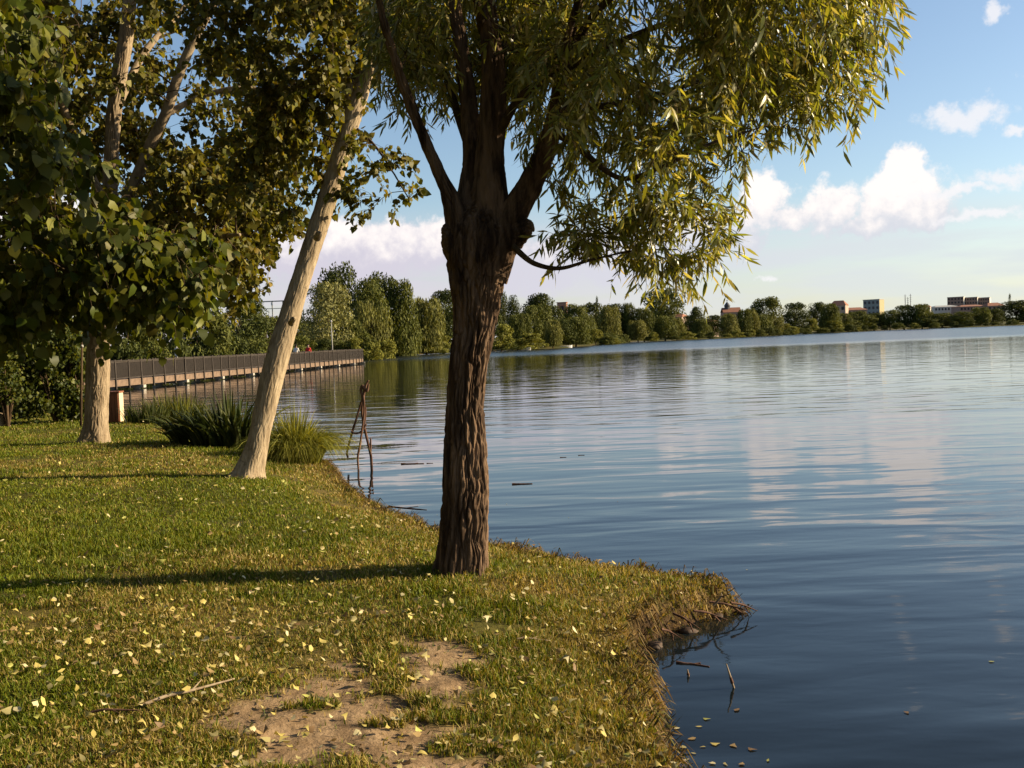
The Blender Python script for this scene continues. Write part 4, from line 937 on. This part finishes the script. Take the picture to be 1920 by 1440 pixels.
# ------------------------------------------------------------------ far buildings
MAT['brick_far'] = plain('brick_far', (0.42, 0.20, 0.14), .9, .15, 1.2)
MAT['plaster'] = plain('plaster', (0.48, 0.36, 0.28), .9, .1, .5)
MAT['pale_wall'] = plain('pale_wall', (0.70, 0.64, 0.56), .85, .08, .4)
MAT['rose_wall'] = plain('rose_wall', (0.36, 0.24, 0.19), .9, .12, .4)
MAT['roof_tile'] = plain('roof_tile', (0.34, 0.15, 0.09), .9, .2, 1.0)
MAT['grey_roof'] = plain('grey_roof', (0.45, 0.44, 0.42), .8, .12, .6)
MAT['blue_glass'] = plain('blue_glass', (0.16, 0.22, 0.24), .25, .1, .3, .6)
MAT['ochre_wall'] = plain('ochre_wall', (0.45, 0.37, 0.20), .8, .1, .3)
MAT['dark_open'] = plain('dark_open', (0.02, 0.02, 0.025), .4, .1)
MAT['lead'] = plain('lead', (0.07, 0.07, 0.08), .6, .15, 1)
def building(name, cat, label, px0, px1, ytop, D, wall, roof=None, storeys=0, bays=0, depth=None, rz=0, roof_h=0.0, gable=False, side=None, base_extra=2.0, win=None):
    pc = (px0 + px1) / 2; p = at(pc, ytop, D); W = (px1 - px0) * D / F; g = gz(p.x, D); H = p.z - g - roof_h
    Dp = depth or W * .8; r = thing(name, (p.x, D + Dp / 2, g), label, cat, rz=rz)
    obj('wall', MB().box((0, 0, H / 2 - base_extra / 2), (W, Dp, H + base_extra)).mesh('wall', wall), r)
    if side: obj('side_wall', MB().box((W / 2 + .03, 0, H / 2 - base_extra / 2), (.06, Dp + .02, H + base_extra)).mesh('side_wall', side), r)
    if gable:
        m = MB(); a, b, e = W / 2 + .3, Dp / 2 + .3, .0
        v = [(-a, -b, H), (a, -b, H), (a, b, H), (-a, b, H), (-a * .55, 0, H + roof_h), (a * .55, 0, H + roof_h)]
        for f in ((0, 1, 5, 4), (1, 2, 5), (2, 3, 4, 5), (3, 0, 4), (3, 2, 1, 0)): m.poly([v[q] for q in f])
        obj('roof', m.mesh('roof', roof), r)
    elif roof: obj('roof', MB().box((0, 0, H + .18), (W + .5, Dp + .5, .36)).mesh('roof', roof), r)
    if storeys:
        wm = {}
        for s in range(storeys):
            for q in range(bays):
                w, h = W / bays * .5, min(1.6, H / storeys * .5)
                if 'w' not in wm: wm['w'] = MB().box((0, 0, 0), (w, .16, h)).mesh('window', win or MAT['dark_open'])
                o = obj('window', wm['w'], r); o.location = (-W / 2 + (q + .5) * W / bays, -Dp / 2 - .04, H - (s + .5) * min(3.2, H / storeys))
    return r, W, H, Dp
t, W, H, Dp = building('brick_tower', 'tower', 'square red brick tower rising between the far trees', 1046, 1063, 568, 400, MAT['brick_far'], MAT['roof_tile'], depth=3.4, rz=math.radians(-12))
obj('window', MB().box((0, -Dp / 2 - .03, H - 2.6), (1.5, .2, 2.6)).mesh('window', MAT['dark_open']), t); obj('cornice', MB().box((0, 0, H - .5), (W + .3, Dp + .3, .25)).mesh('cornice', MAT['plaster']), t)
building('house', 'house', 'pale plastered house with tiled roof just right of the big round tree', 1266, 1288, 588, 372, MAT['plaster'], MAT['roof_tile'], 2, 2, depth=6, rz=math.radians(-35), roof_h=1.2, gable=True)
building('house', 'house', 'small orange house half hidden in the far trees under the church lantern', 1326, 1345, 598, 372, MAT['plaster'], MAT['roof_tile'], 1, 2, depth=5, rz=math.radians(-35), roof_h=1.0, gable=True)
building('house', 'house', 'orange house with hipped tile roof above the far trees', 1563, 1592, 563, 520, MAT['plaster'], MAT['roof_tile'], 2, 3, depth=8, rz=math.radians(-30), roof_h=2.6, gable=True)
building('house', 'house', 'long low house with red roof beside the blue-green block', 1588, 1626, 576, 560, MAT['rose_wall'], MAT['roof_tile'], 1, 4, depth=9, roof_h=1.5, gable=True)
t, W, H, Dp = building('office_block', 'building', 'flat-roofed block with blue-green front and ochre sunlit end', 1628, 1658, 562, 600, MAT['blue_glass'], MAT['grey_roof'], 5, 4, depth=9, rz=math.radians(-38), side=MAT['ochre_wall'], win=MAT['lead'])
for px0, px1, yt, lb in [(1784, 1812, 557, 'apartment block with a white sunlit end, tallest of the three on the hill'), (1815, 1838, 557.5, 'apartment block between its two neighbours on the hill'), (1841, 1861, 558, 'narrow reddish apartment block at the end of the row on the hill')]:
    building('apartment_block', 'building', lb, px0, px1, yt, 900, MAT['rose_wall'], MAT['grey_roof'], 4, 5, depth=11, rz=math.radians(-32), side=MAT['pale_wall'])
building('long_shed', 'building', 'long low pale-roofed shed below the apartment blocks', 1752, 1800, 572, 720, MAT['pale_wall'], MAT['grey_roof'], 1, 8, depth=14, roof_h=1.2, gable=True)
building('long_shed', 'building', 'low red-roofed shed below the apartment blocks', 1800, 1850, 571, 700, MAT['rose_wall'], MAT['roof_tile'], 1, 8, depth=14, roof_h=1.2, gable=True)
building('house', 'house', 'brown-roofed house beside the dark trees at the cypress', 1852, 1884, 567, 680, MAT['rose_wall'], MAT['roof_tile'], 1, 4, depth=10, roof_h=2.2, gable=True)
building('house', 'house', 'white house front peeping through the trees below the radio masts', 1736, 1748, 572, 620, MAT['pale_wall'], MAT['roof_tile'], 1, 2, depth=6, rz=-.5, roof_h=1.2, gable=True)
def church():
    p = at(1363, 562, 700); g = gz(p.x, 700); h = p.z - g; r = thing('church_lantern', (p.x, 700, g), 'dark domed church lantern with a cross above the far trees', 'church')
    obj('drum', MB().tube([(0, 0, -2), (0, 0, h - 4.6)], [2.0, 2.0], 8).mesh('drum', MAT['lead']), r)
    obj('dome', MB().tube([(0, 0, h - 4.6), (0, 0, h - 4.0), (0, 0, h - 3.0), (0, 0, h - 2.0), (0, 0, h - 1.6)], [2.3, 2.2, 1.5, .6, .3], 10).mesh('dome', MAT['lead'], True), r)
    obj('cross', MB().box((0, 0, h - .8), (.25, .25, 1.8)).box((0, 0, h - .6), (1.1, .22, .25)).mesh('cross', MAT['lead']), r)
    obj('nave_roof', MB().poly([(-4, -5, h - 9), (9, -5, h - 9), (9, 0, h - 5.6), (-4, 0, h - 5.6)]).poly([(-4, 5, h - 9), (9, 5, h - 9), (9, 0, h - 5.6), (-4, 0, h - 5.6)]).mesh('nave_roof', MAT['roof_tile']), r)
    obj('nave_wall', MB().box((2.5, 0, (h - 9) / 2 - 1), (12.6, 9.6, h - 7)).mesh('nave_wall', MAT['rose_wall']), r)
church()
for px, top, lb in [(1697, 552, 'thin radio mast with crossbars above the round dark tree'), (1707, 551, 'tallest thin radio mast above the round dark tree'), (1702, 557, 'short radio mast between two taller ones')]:
    p = at(px, top, 640); g = gz(p.x, 640); h = p.z - g; r = thing('radio_mast', (p.x, 640, g), lb, 'mast')
    obj('mast', MB().tube([(0, 0, -1), (0, 0, h)], [.28, .14], 6).mesh('mast', MAT['lead']), r)
    for q in range(4): obj('crossbar', MB().box((0, 0, h - 1 - q * 1.3), (1.7 - .2 * q, .14, .14)).mesh('crossbar', MAT['lead']), r)
def gantry():
    D = 300; a, b = at(486, 566, D), at(534, 564, D); g = gz(a.x, D); r = thing('steel_gantry', (a.x, D, g), 'pale steel gantry of posts and a long beam behind the leaning trunk', 'gantry')
    w = b.x - a.x; h = a.z - g
    for f in (.08, .5, .92): obj('post', MB().box((w * f, 0, h / 2 - 1), (.30, .30, h + 2)).mesh('post', MAT['galv']), r)
    obj('beam', MB().box((w / 2, 0, h), (w, .3, .35)).mesh('beam', MAT['galv']), r); obj('lower_beam', MB().box((w / 2, .05, h - 2.2), (w * .84, .2, .2)).mesh('lower_beam', MAT['galv']), r)
    obj('lamp_box', MB().box((w * .5, -.3, h - .75), (.5, .3, .9)).mesh('lamp_box', MAT['white_paint']), r)
gantry()

# ------------------------------------------------------------------ pontoon and boats on the far shore
MAT['pontoon'] = plain('pontoon', (0.50, 0.36, 0.30), .8, .15, 1)
def pontoon():
    p = onz(975, 655.5, WATER); r = thing('pontoon', (p.x, p.y, WATER), 'low reddish wooden pontoon on the far shore by the yellow bush', 'pontoon')
    for i in range(8): obj('plank', MB().box((-2.0 + i * .57, 0, .32), (.52, 1.6, .08)).mesh('plank', MAT['pontoon']), r)
    for x in (-1.9, 0, 1.9): obj('float', MB().box((x, 0, .12), (.5, 1.4, .3)).mesh('float', MAT['pale_wall']), r)
pontoon()
def boat(px, py, L, label, rz):
    p = onz(px, py, WATER); r = thing('rowing_boat', (p.x, p.y, WATER), label, 'boat', rz=rz); m = MB(); n = 9; rows = []
    for i in range(n):
        t = i / (n - 1); w = L * .17 * math.sin(math.pi * min(1, .18 + .82 * t)) ** .6 * (1 if t < .9 else .35); h = .42 + .16 * t * t
        rows.append([(t * L - L / 2, -w, h), (t * L - L / 2, -w * .7, .02), (t * L - L / 2, 0, -.08), (t * L - L / 2, w * .7, .02), (t * L - L / 2, w, h)])
    for a, b in zip(rows[:-1], rows[1:]):
        for q in range(4): m.poly([a[q], b[q], b[q + 1], a[q + 1]])
    m.poly(rows[0][::-1]); m.poly(rows[-1]); obj('hull', m.mesh('hull', MAT['white_paint'], True), r)
    for f in (-.2, .15): obj('thwart', MB().box((f * L, 0, .32), (.22, L * .28, .04)).mesh('thwart', MAT['board_wood']), r)
boat(1062, 652.3, 2.6, 'small white boat afloat alone off the far shore', .2)
boat(1009, 654.2, 2.8, 'small white boat moored next to the pontoon', -.1)
boat(988, 656.8, 1.6, 'tiny white boat tied at the end of the pontoon', .1)

# ------------------------------------------------------------------ tripod of branches in the water
def tripod():
    c = onz(676, 876, WATER); D = c.y; r = thing('branch_tripod', (c.x, D, WATER), 'tripod of brown dead branches lashed together, standing in the shallows', 'tripod')
    def Q(px, py, dy=0): return np.array(at(px, py, D + dy)) - np.array(r.location)
    def stick(name, rows):
        P = np.array([np.append(Q(a, b, d), w * .58 * D / F) for a, b, w, d in rows]); return obj(name, bark_mesh(name, P, MAT['dead_wood'], 60, 18, .003, (.02, .08), seed=int(rows[0][0])), r)
    stick('leg', [(652, 858, 3.2, .12), (651, 846, 3.4, .1), (660, 812, 3.6, .05), (671, 776, 3.4, .02), (680, 745, 3.2, 0), (684, 722, 3, 0)])
    stick('leg', [(672, 880, 3, -.25), (671, 856, 3.2, -.2), (675, 835, 3.4, -.15), (679, 806, 3.4, -.1), (683, 770, 3.4, -.05), (681, 738, 3.4, 0)])
    stick('leg', [(697, 885, 4, .2), (696, 860, 4.4, .18), (693, 843, 4.6, .15), (687, 818, 4.2, .1), (681, 790, 4.2, .05), (679, 768, 4.2, .03), (682, 740, 4.4, 0), (686, 722, 4, 0), (691, 713, 3, 0)])
    stick('crossbar', [(658, 807, 2.6, 0), (664, 812, 3, 0), (672, 812, 3, 0), (680, 806, 2.8, 0), (687, 795, 2.2, 0)])
    stick('side_branch', [(682, 800, 2.6, 0), (685, 785, 2.6, -.02), (686, 763, 2.2, -.03)])
    stick('side_branch', [(695, 846, 3.2, .16), (695, 834, 3, .14), (695, 822, 2.6, .12)])
    stick('crook', [(679, 745, 3, 0), (677, 732, 4, 0), (680, 724, 5, -.02), (688, 733, 4, -.03), (691, 720, 3, -.03)])
tripod()

# ------------------------------------------------------------------ driftwood and debris on the water
def stick_on(name, label, a, b, r, z, mat, bend=.03, cat='stick', twig=True, group=None, seed=1):
    rng = np.random.default_rng(seed); A, B = np.array(onz(*a, z)), np.array(onz(*b, z))
    if z > WATER + .02:
        A[2] = gz(A[0], A[1]) + .02; B[2] = gz(B[0], B[1]) + .02
    lift = .01 if z > WATER + .02 else -.002
    if z <= WATER + .02: A[2] = B[2] = WATER + r * .15
    L = np.linalg.norm(B - A); mid = (A + B) / 2 + np.append(rng.normal(0, bend * L, 2), lift); q = A * .75 + B * .25 + np.append(rng.normal(0, bend * L * .6, 2), lift)
    P = np.array([np.append(A, r), np.append(q, r * .9), np.append(mid, r * .8), np.append(B, r * .45)]); o = thing(name, A, label, cat, group)
    obj('stem', bark_mesh('stem', P, mat, 40, 10, r * .15, (.02, .06), seed=seed, origin=A), o)
    if twig:
        d = (B - A) / L; s = np.array([-d[1], d[0], .15]) * L * .16 * (1 if seed % 2 else -1); obj('side_twig', bark_mesh('side_twig', np.array([np.append(mid, r * .55), np.append(mid + d * L * .1 + s * .5, r * .45), np.append(mid + d * L * .2 + s, r * .25)]), mat, 14, 8, r * .1, seed=seed, origin=A), o)
stick_on('dry_stick', 'pale dry stick lying across the grass near the bare soil', (268, 1343), (440, 1288), .008, 0.02, MAT['dry_stick'], .015, seed=3)
stick_on('dry_stick', 'shorter brown stick in the grass by the end of the pale one', (162, 1358), (262, 1352), .006, 0.02, MAT['dead_wood'], .02, seed=4)
stick_on('dry_stick', 'short straw-coloured stick on the grass near the willow', (968, 1178), (1030, 1170), .005, 0.0, MAT['dry_stick'], .04, seed=5)
stick_on('driftwood', 'pale broken branch lying at the water edge under the sedge', (580, 892), (622, 886), .016, WATER + .02, MAT['dry_stick'], .01, 'branch', seed=6)
stick_on('driftwood', 'floating brown branch beyond the branch tripod', (752, 869), (795, 868), .014, WATER + .012, MAT['dead_wood'], .02, 'branch', seed=7)
stick_on('driftwood', 'dark floating log fragment alone on the open water', (960, 907), (998, 906), .016, WATER + .008, MAT['dead_wood'], .01, 'branch', False, seed=8)
stick_on('driftwood', 'thin floating branch in the shallows behind the willow', (728, 948), (800, 955), .011, WATER + .008, MAT['dead_wood'], .05, 'branch', seed=9)
stick_on('driftwood', 'twig drifting by the cut bank of the small point', (1268, 1240), (1330, 1248), .010, WATER + .008, MAT['dead_wood'], .04, 'branch', seed=11)
for k_, (px, py, lb) in enumerate([(1090, 853, 'dark twig afloat far out, left of its pair'), (1056, 857, 'dark twig afloat far out, beside another'), (1445, 711, 'tiny dark float on the open lake'), (806, 868, 'upright hooked twig end poking from the water')]):
    stick_on('driftwood', lb, (px - 6, py), (px + 6, py - .4), .009, WATER + .008, MAT['dead_wood'], .02, 'branch', False, seed=20 + k_)
def reed_stub(px, py, px2, py2, label):
    b = onz(px, py, WATER); t = at(px2, py2, b.y) - b; r = thing('reed_plant', b, label, 'reed')
    obj('stem', MB().tube([tuple(-.4 * t), tuple(t * .5), tuple(t)], [.006, .0055, .003], 6).mesh('stem', MAT['dry_stick'], True), r); obj('sheath', MB().tube([tuple(t * .2), tuple(t * .45)], [.009, .007], 6).mesh('sheath', MAT['dead_wood'], True), r)
reed_stub(1376, 1290, 1362, 1245, 'single bent reed stem leaning out of the dark water')
reed_stub(1291, 1268, 1289, 1255, 'short reed stub just off the cut bank')
# clods and roots along the broken edge
MAT['mud'] = plain('mud', (0.055, 0.030, 0.014), .7, .5, 20, .3)
def clod(x, y, s, label, seed, z=None):
    rng = np.random.default_rng(seed); bm = bmesh.new(); bmesh.ops.create_icosphere(bm, subdivisions=3, radius=1)
    V = np.array([v.co[:] for v in bm.verts]); n = fbm(V[:, 0] * 2.6 + seed, V[:, 1] * 2.6, V[:, 2] * 2.6, seed, 4)
    for v, q in zip(bm.verts, n): v.co = Vector((v.co.x * s * 1.3, v.co.y * s, v.co.z * s * .55)) * (.55 + .9 * q)
    me = bpy.data.meshes.new('mud_clod'); bm.to_mesh(me); bm.free(); me.materials.append(MAT['mud']); me.polygons.foreach_set('use_smooth', np.ones(len(me.polygons), bool))
    o = obj('mud_clod', me); o.location = (x, y, (WATER + .0) if z is None else z); o.rotation_euler = (0, 0, rng.uniform(0, 6)); tag(o, label, 'clod')
for k_, (px, py, s, lb) in enumerate([(702, 968, .12, 'wet dark mud clod at the broken lawn edge beyond the willow'), (682, 948, .15, 'brown earth lump slumped off the lawn edge into the shallows'), (730, 985, .09, 'small wet mud lump in the shallows behind the willow'), (1388, 1143, .03, 'earth lump at the very end of the small point'), (1345, 1150, .04, 'dark earth lump under the grass tip of the small point'), (1290, 1178, .045, 'earth lump part way along the cut bank'), (1228, 1206, .05, 'earth lump at the inner end of the cut bank')]):
    p = onz(px, py, WATER + .02); clod(p.x, p.y, s, lb, 90 + k_)
for k_, (a, b) in enumerate([((1330, 1128), (1392, 1150)), ((1300, 1145), (1350, 1165)), ((1262, 1150), (1300, 1185)), ((1240, 1180), (1262, 1200)), ((1338, 1135), (1352, 1112)), ((1370, 1130), (1404, 1148))]):
    A, B = np.array(onz(*a, -.18)), np.array(onz(*b, WATER + .02)); 
    if k_ == 4: B = np.array(at(*b, A[1]))
    r = thing('bank_root', A, ['knotted root running along the tip of the small point', 'thin root hanging down the cut bank, lower one', 'thin root hanging down the cut bank near its middle', 'thin root at the inner end of the cut bank', 'pale broken stick standing up from the grass tip of the point', 'root end dipping into the water at the point'][k_], 'root')
    P = np.array([np.append(A, .008), np.append((A + B) / 2 + [.02, -.02, .02], .006), np.append(B, .003)]); obj('root', bark_mesh('root', P, MAT['dry_stick'] if k_ == 4 else MAT['dead_wood'], 24, 10, .002, (.02, .05), seed=k_, origin=A), r)
    s = (B - A) * .4 + np.array([.03, -.05, .0]); obj('rootlet', bark_mesh('rootlet', np.array([np.append(P[1, :3], .005), np.append(P[1, :3] + s * .5, .004), np.append(P[1, :3] + s, .002)]), MAT['dead_wood'], 12, 8, .001, seed=k_, origin=A), r)

# ------------------------------------------------------------------ grass
def grass(n=330000, seed=77):
    rng = np.random.default_rng(seed)
    # spread so that density falls with distance from the lawn's near edge
    m = int(n * 1.9); D = 2.3 * (30 / 2.3) ** (rng.uniform(0, 1, m) ** 1.05); u = rng.uniform(-.66, .36, m)
    x, y = u * D, D; sd = shore_sd(x, y); dm = dirt_mask(x, y)
    tuft = fbm(x * 4, y * 4, 0, 91, 3); pk = (sd > 0.03 + .08 * sstep(fbm(x * 2.5, y * 2.5, 0, 96, 2), .45, .6)) & (rng.uniform(0, 1, m) > dm * 0.985) & (rng.uniform(0.25, .62, m) < tuft + .12)
    x, y, sd, D, tuft, dm = [q[pk][:n] for q in (x, y, sd, D, tuft, dm)]; n = len(x); z = ground_z(x, y, sd)
    st = straw_mask(x, y, sd); lush = sstep(fbm(x * .8, y * .8, 0, 92, 3), .35, .65)
    H = (0.020 + 0.035 * tuft * (0.6 + .8 * lush)) * rng.uniform(.5, 1.4, n) * (1 - .25 * st) * (1 + .25 * sstep(sd, .5, .1))
    w = (0.0028 + 0.00055 * D) * rng.uniform(.7, 1.3, n)
    a = rng.uniform(0, 6.283, n); la = rng.uniform(0, 6.283, n); lean = np.abs(rng.normal(0, .55, n)) + .15
    side = np.stack([np.cos(a), np.sin(a), np.zeros(n)], -1); lv = np.stack([np.cos(la), np.sin(la), np.zeros(n)], -1)
    B = np.stack([x, y, z - .004], -1); up = np.array([0, 0, 1.0])
    m1 = B + (up * (H * .6)[:, None]) + lv * (H * lean * .35)[:, None]; tip = B + up * (H * np.clip(1 - .18 * lean ** 2, .25, 1))[:, None] + lv * (H * lean)[:, None]
    V = np.stack([B - side * w[:, None] * .5, B + side * w[:, None] * .5, m1 - side * w[:, None] * .42, m1 + side * w[:, None] * .42, tip], 1).reshape(-1, 3)
    o = (np.arange(n) * 5)[:, None, None]
    G = np.array([(0.085, 0.122, 0.006), (0.12, 0.155, 0.008), (0.155, 0.18, 0.010), (0.19, 0.19, 0.015)]); S = np.array([(0.34, 0.25, 0.075), (0.42, 0.31, 0.10), (0.26, 0.20, 0.045)])
    T = G[rng.integers(0, 4, n)]; sm = rng.uniform(0, 1, n) < (st * .75 + .05); T[sm] = S[rng.integers(0, 3, sm.sum())]; T = T * rng.uniform(.7, 1.3, (n, 1))
    T = T * (0.75 + .5 * fbm(x * 1.1, y * 1.1, 0, 93, 3))[:, None]
    me = mesh_np('grass', V, [(np.array([[2, 3, 4]])[None] + o).reshape(-1, 3), (np.array([[0, 1, 3, 2]])[None] + o).reshape(-1, 4)], MAT['blade'], False, np.repeat(T, 5, axis=0), .86)
    tag(obj('grass', me), 'short green and straw-coloured grass covering the bank', 'grass', kind='stuff')
grass()

def bank_fringe(n=17000, seed=78):
    rng = np.random.default_rng(seed); i0, i1 = 3, 5 + len(near_px) + 12; seg = SH[i0:i1]; L = np.concatenate([[0], np.cumsum(np.hypot(*np.diff(seg, axis=0).T))])
    t = rng.uniform(0, L[-1], n); x = np.interp(t, L, seg[:, 0]); y = np.interp(t, L, seg[:, 1]); e = 1e-2
    off = rng.uniform(-.02, .22, n); gxn = shore_sd(x + e, y) - shore_sd(x - e, y); gyn = shore_sd(x, y + e) - shore_sd(x, y - e)
    # inland direction, sampled a little way in
    x2 = x + rng.normal(0, .16, n); y2 = y + rng.normal(0, .16, n); sd = shore_sd(x2, y2); k = (sd > .0) & (sd < .26) & (fbm(x2 * 5, y2 * 5, 0, 97, 2) > .3); x, y, sd = x2[k], y2[k], sd[k]; n = len(x)
    gx_ = shore_sd(x + e, y) - shore_sd(x - e, y); gy_ = shore_sd(x, y + e) - shore_sd(x, y - e); out = -norm(np.stack([gx_, gy_, np.zeros(n)], -1) + 1e-9)
    z = ground_z(x, y, sd); B = np.stack([x, y, z - .005], -1); Ln = rng.uniform(.05, .14, n); side = norm(np.cross(out, [0, 0, 1.0]) + rng.normal(0, .4, (n, 3))); w = rng.uniform(.003, .006, n)[:, None]
    d = norm(out + rng.normal(0, .45, (n, 3))); m = B + d * (Ln * .45)[:, None] + np.array([0, 0, 1.0]) * (Ln * rng.uniform(.05, .5, n))[:, None]; tip = B + d * (Ln * .95)[:, None] - np.array([0, 0, 1.0]) * (Ln * rng.uniform(-.1, .75, n))[:, None]; tip[:, 2] = np.maximum(tip[:, 2], WATER - .02)
    V = np.stack([B - side * w, B + side * w, m - side * w, m + side * w, tip], 1).reshape(-1, 3); o = (np.arange(n) * 5)[:, None, None]
    C_ = np.array([(0.40, 0.26, 0.085), (0.28, 0.17, 0.06), (0.14, 0.08, 0.03), (0.48, 0.33, 0.12), (0.16, 0.15, 0.018)]); T = C_[rng.integers(0, 5, n)] * rng.uniform(.6, 1.2, (n, 1))
    tag(obj('bank_fringe', mesh_np('bank_fringe', V, [(np.array([[2, 3, 4]])[None] + o).reshape(-1, 3), (np.array([[0, 1, 3, 2]])[None] + o).reshape(-1, 4)], MAT['blade'], False, np.repeat(T, 5, axis=0))), 'dry straw-coloured grass hanging over the broken bank edge', 'grass', kind='stuff')
bank_fringe()

# ------------------------------------------------------------------ fallen leaves
def fallen():
    rng = np.random.default_rng(55); cols = [(0.52, 0.42, 0.12), (0.44, 0.37, 0.15), (0.60, 0.52, 0.28), (0.34, 0.23, 0.09), (0.20, 0.12, 0.05), (0.40, 0.39, 0.09)]
    V, Ft, Fqd = leaf_template('poplar'); V[:, 1] -= .5; shapes = []
    for xs, zz in ((.8, [0, .26, .05, .22, .30, -.02]), (.42, [.1, .0, .14, .05, .2, .34]), (.30, [0, .1, .02, .22, .1, .1]), (.95, [.05, .4, .1, .1, .45, .2]), (.6, [.3, .1, .35, .0, .1, .15])):
        W_ = V.copy(); W_[:, 0] *= xs; W_[:, 2] = zz; W_[:, 0] += rng.normal(0, .06, 6); W_[:, 1] += rng.normal(0, .06, 6); shapes.append(W_)
    n = 2600; D = 3.4 * (22 / 3.4) ** rng.uniform(0, 1, n * 3); u = rng.uniform(-.62, .32, n * 3); x, y = u * D, D; sd = shore_sd(x, y)
    dens = .35 + .65 * sstep(fbm(x * .6, y * .6, 0, 57, 3), .35, .6); pk = (sd > .08) & (rng.uniform(0, 1, n * 3) < dens); x, y, sd = x[pk][:n], y[pk][:n], sd[pk][:n]
    z = ground_z(x, y, sd) + rng.uniform(.022, .052, len(x)); si = rng.integers(0, 5, len(x)); S = rng.uniform(.020, .048, len(x)) * np.where(y > 8, 1.15, 1)
    rz = rng.uniform(0, 6.283, len(x)); tx, ty = rng.normal(0, .38, len(x)), rng.normal(0, .38, len(x)); ci = rng.choice(6, len(x), p=[.25, .25, .16, .16, .1, .08])
    names = ['bright yellow', 'dull yellow', 'cream', 'tan', 'brown', 'greenish yellow']; app = S / y; order = np.argsort(-app); big = set(order[:290].tolist())
    px, py, _ = to_px(np.stack([x, y, z], -1)); vis = (px > -10) & (px < 1930) & (py < 1450); order = [j for j in order if vis[j]]; big = set(order[:290])
    ms = [[mesh_np('fallen_leaf', w_, [Ft, Fqd], MAT['dry_leaf'], False, np.tile(c, (len(V), 1)), .85) for w_ in shapes] for c in cols]; Vs, Ts = [], []
    for j in range(len(x)):
        R = Matrix.Rotation(rz[j], 3, 'Z') @ Matrix.Rotation(tx[j], 3, 'X') @ Matrix.Rotation(ty[j], 3, 'Y')
        if j in big:
            where = 'on the bare soil' if dirt_mask(x[j:j + 1], y[j:j + 1])[0] > .6 else ('along the bank edge' if sd[j] < .5 else 'in the grass')
            o = obj('fallen_leaf', ms[ci[j]][si[j]]); o.matrix_world = Matrix.LocRotScale(Vector((x[j], y[j], z[j] - (.02 if where == 'on the bare soil' else 0))), R.to_quaternion(), Vector((S[j],) * 3))
            tag(o, names[ci[j]] + ' fallen leaf lying ' + where, 'leaf', names[ci[j]] + ' fallen leaves ' + where)
        else:
            Vs.append((np.array(R) @ (shapes[si[j]] * S[j]).T).T + [x[j], y[j], z[j]]); Ts.append(np.tile(cols[ci[j]], (6, 1)))
    k = len(Vs); o = (np.arange(k) * 6)[:, None, None]
    lo = obj('fallen_leaves', mesh_np('fallen_leaves', np.vstack(Vs), [(Ft[None] + o).reshape(-1, 3), (Fqd[None] + o).reshape(-1, 4)], MAT['dry_leaf'], False, np.vstack(Ts), .85))
    tag(lo, 'scatter of small dry yellow leaves over the farther lawn', 'leaves', kind='stuff')
    # leaves afloat by the near bank
    spots = [(1342, 1395), (1300, 1412), (1283, 1425), (1392, 1432), (1382, 1330), (1325, 1348), (1310, 1362), (1360, 1432), (1335, 1430), (1296, 1385), (1410, 1405), (1440, 1425), (1318, 1400), (1280, 1400), (1270, 1365), (1375, 1398), (1158, 940), (1066, 970), (1205, 1065), (1400, 1068), (950, 945), (1190, 1050), (800, 975), (775, 990), (820, 965), (1240, 1080), (760, 980), (735, 945), (1700, 1335), (1860, 1240)]
    for q, (a, b) in enumerate(spots):
        p = onz(a, b, WATER + .004); c = q % 6; o = obj('floating_leaf', ms[c][q % 5]); o.location = p; o.rotation_euler = (rng.normal(0, .03), rng.normal(0, .03), rng.uniform(0, 6)); s = rng.uniform(.022, .045) * (1 if b > 1200 else .8); o.scale = (s, s, s * .12)
        near = 'in the dark water under the near bank' if b > 1200 else ('on the open water past the small point' if a > 1000 else 'in the shallows behind the willow'); tag(o, names[c] + ' leaf floating ' + near, 'leaf', names[c] + ' leaves floating ' + near)
fallen()
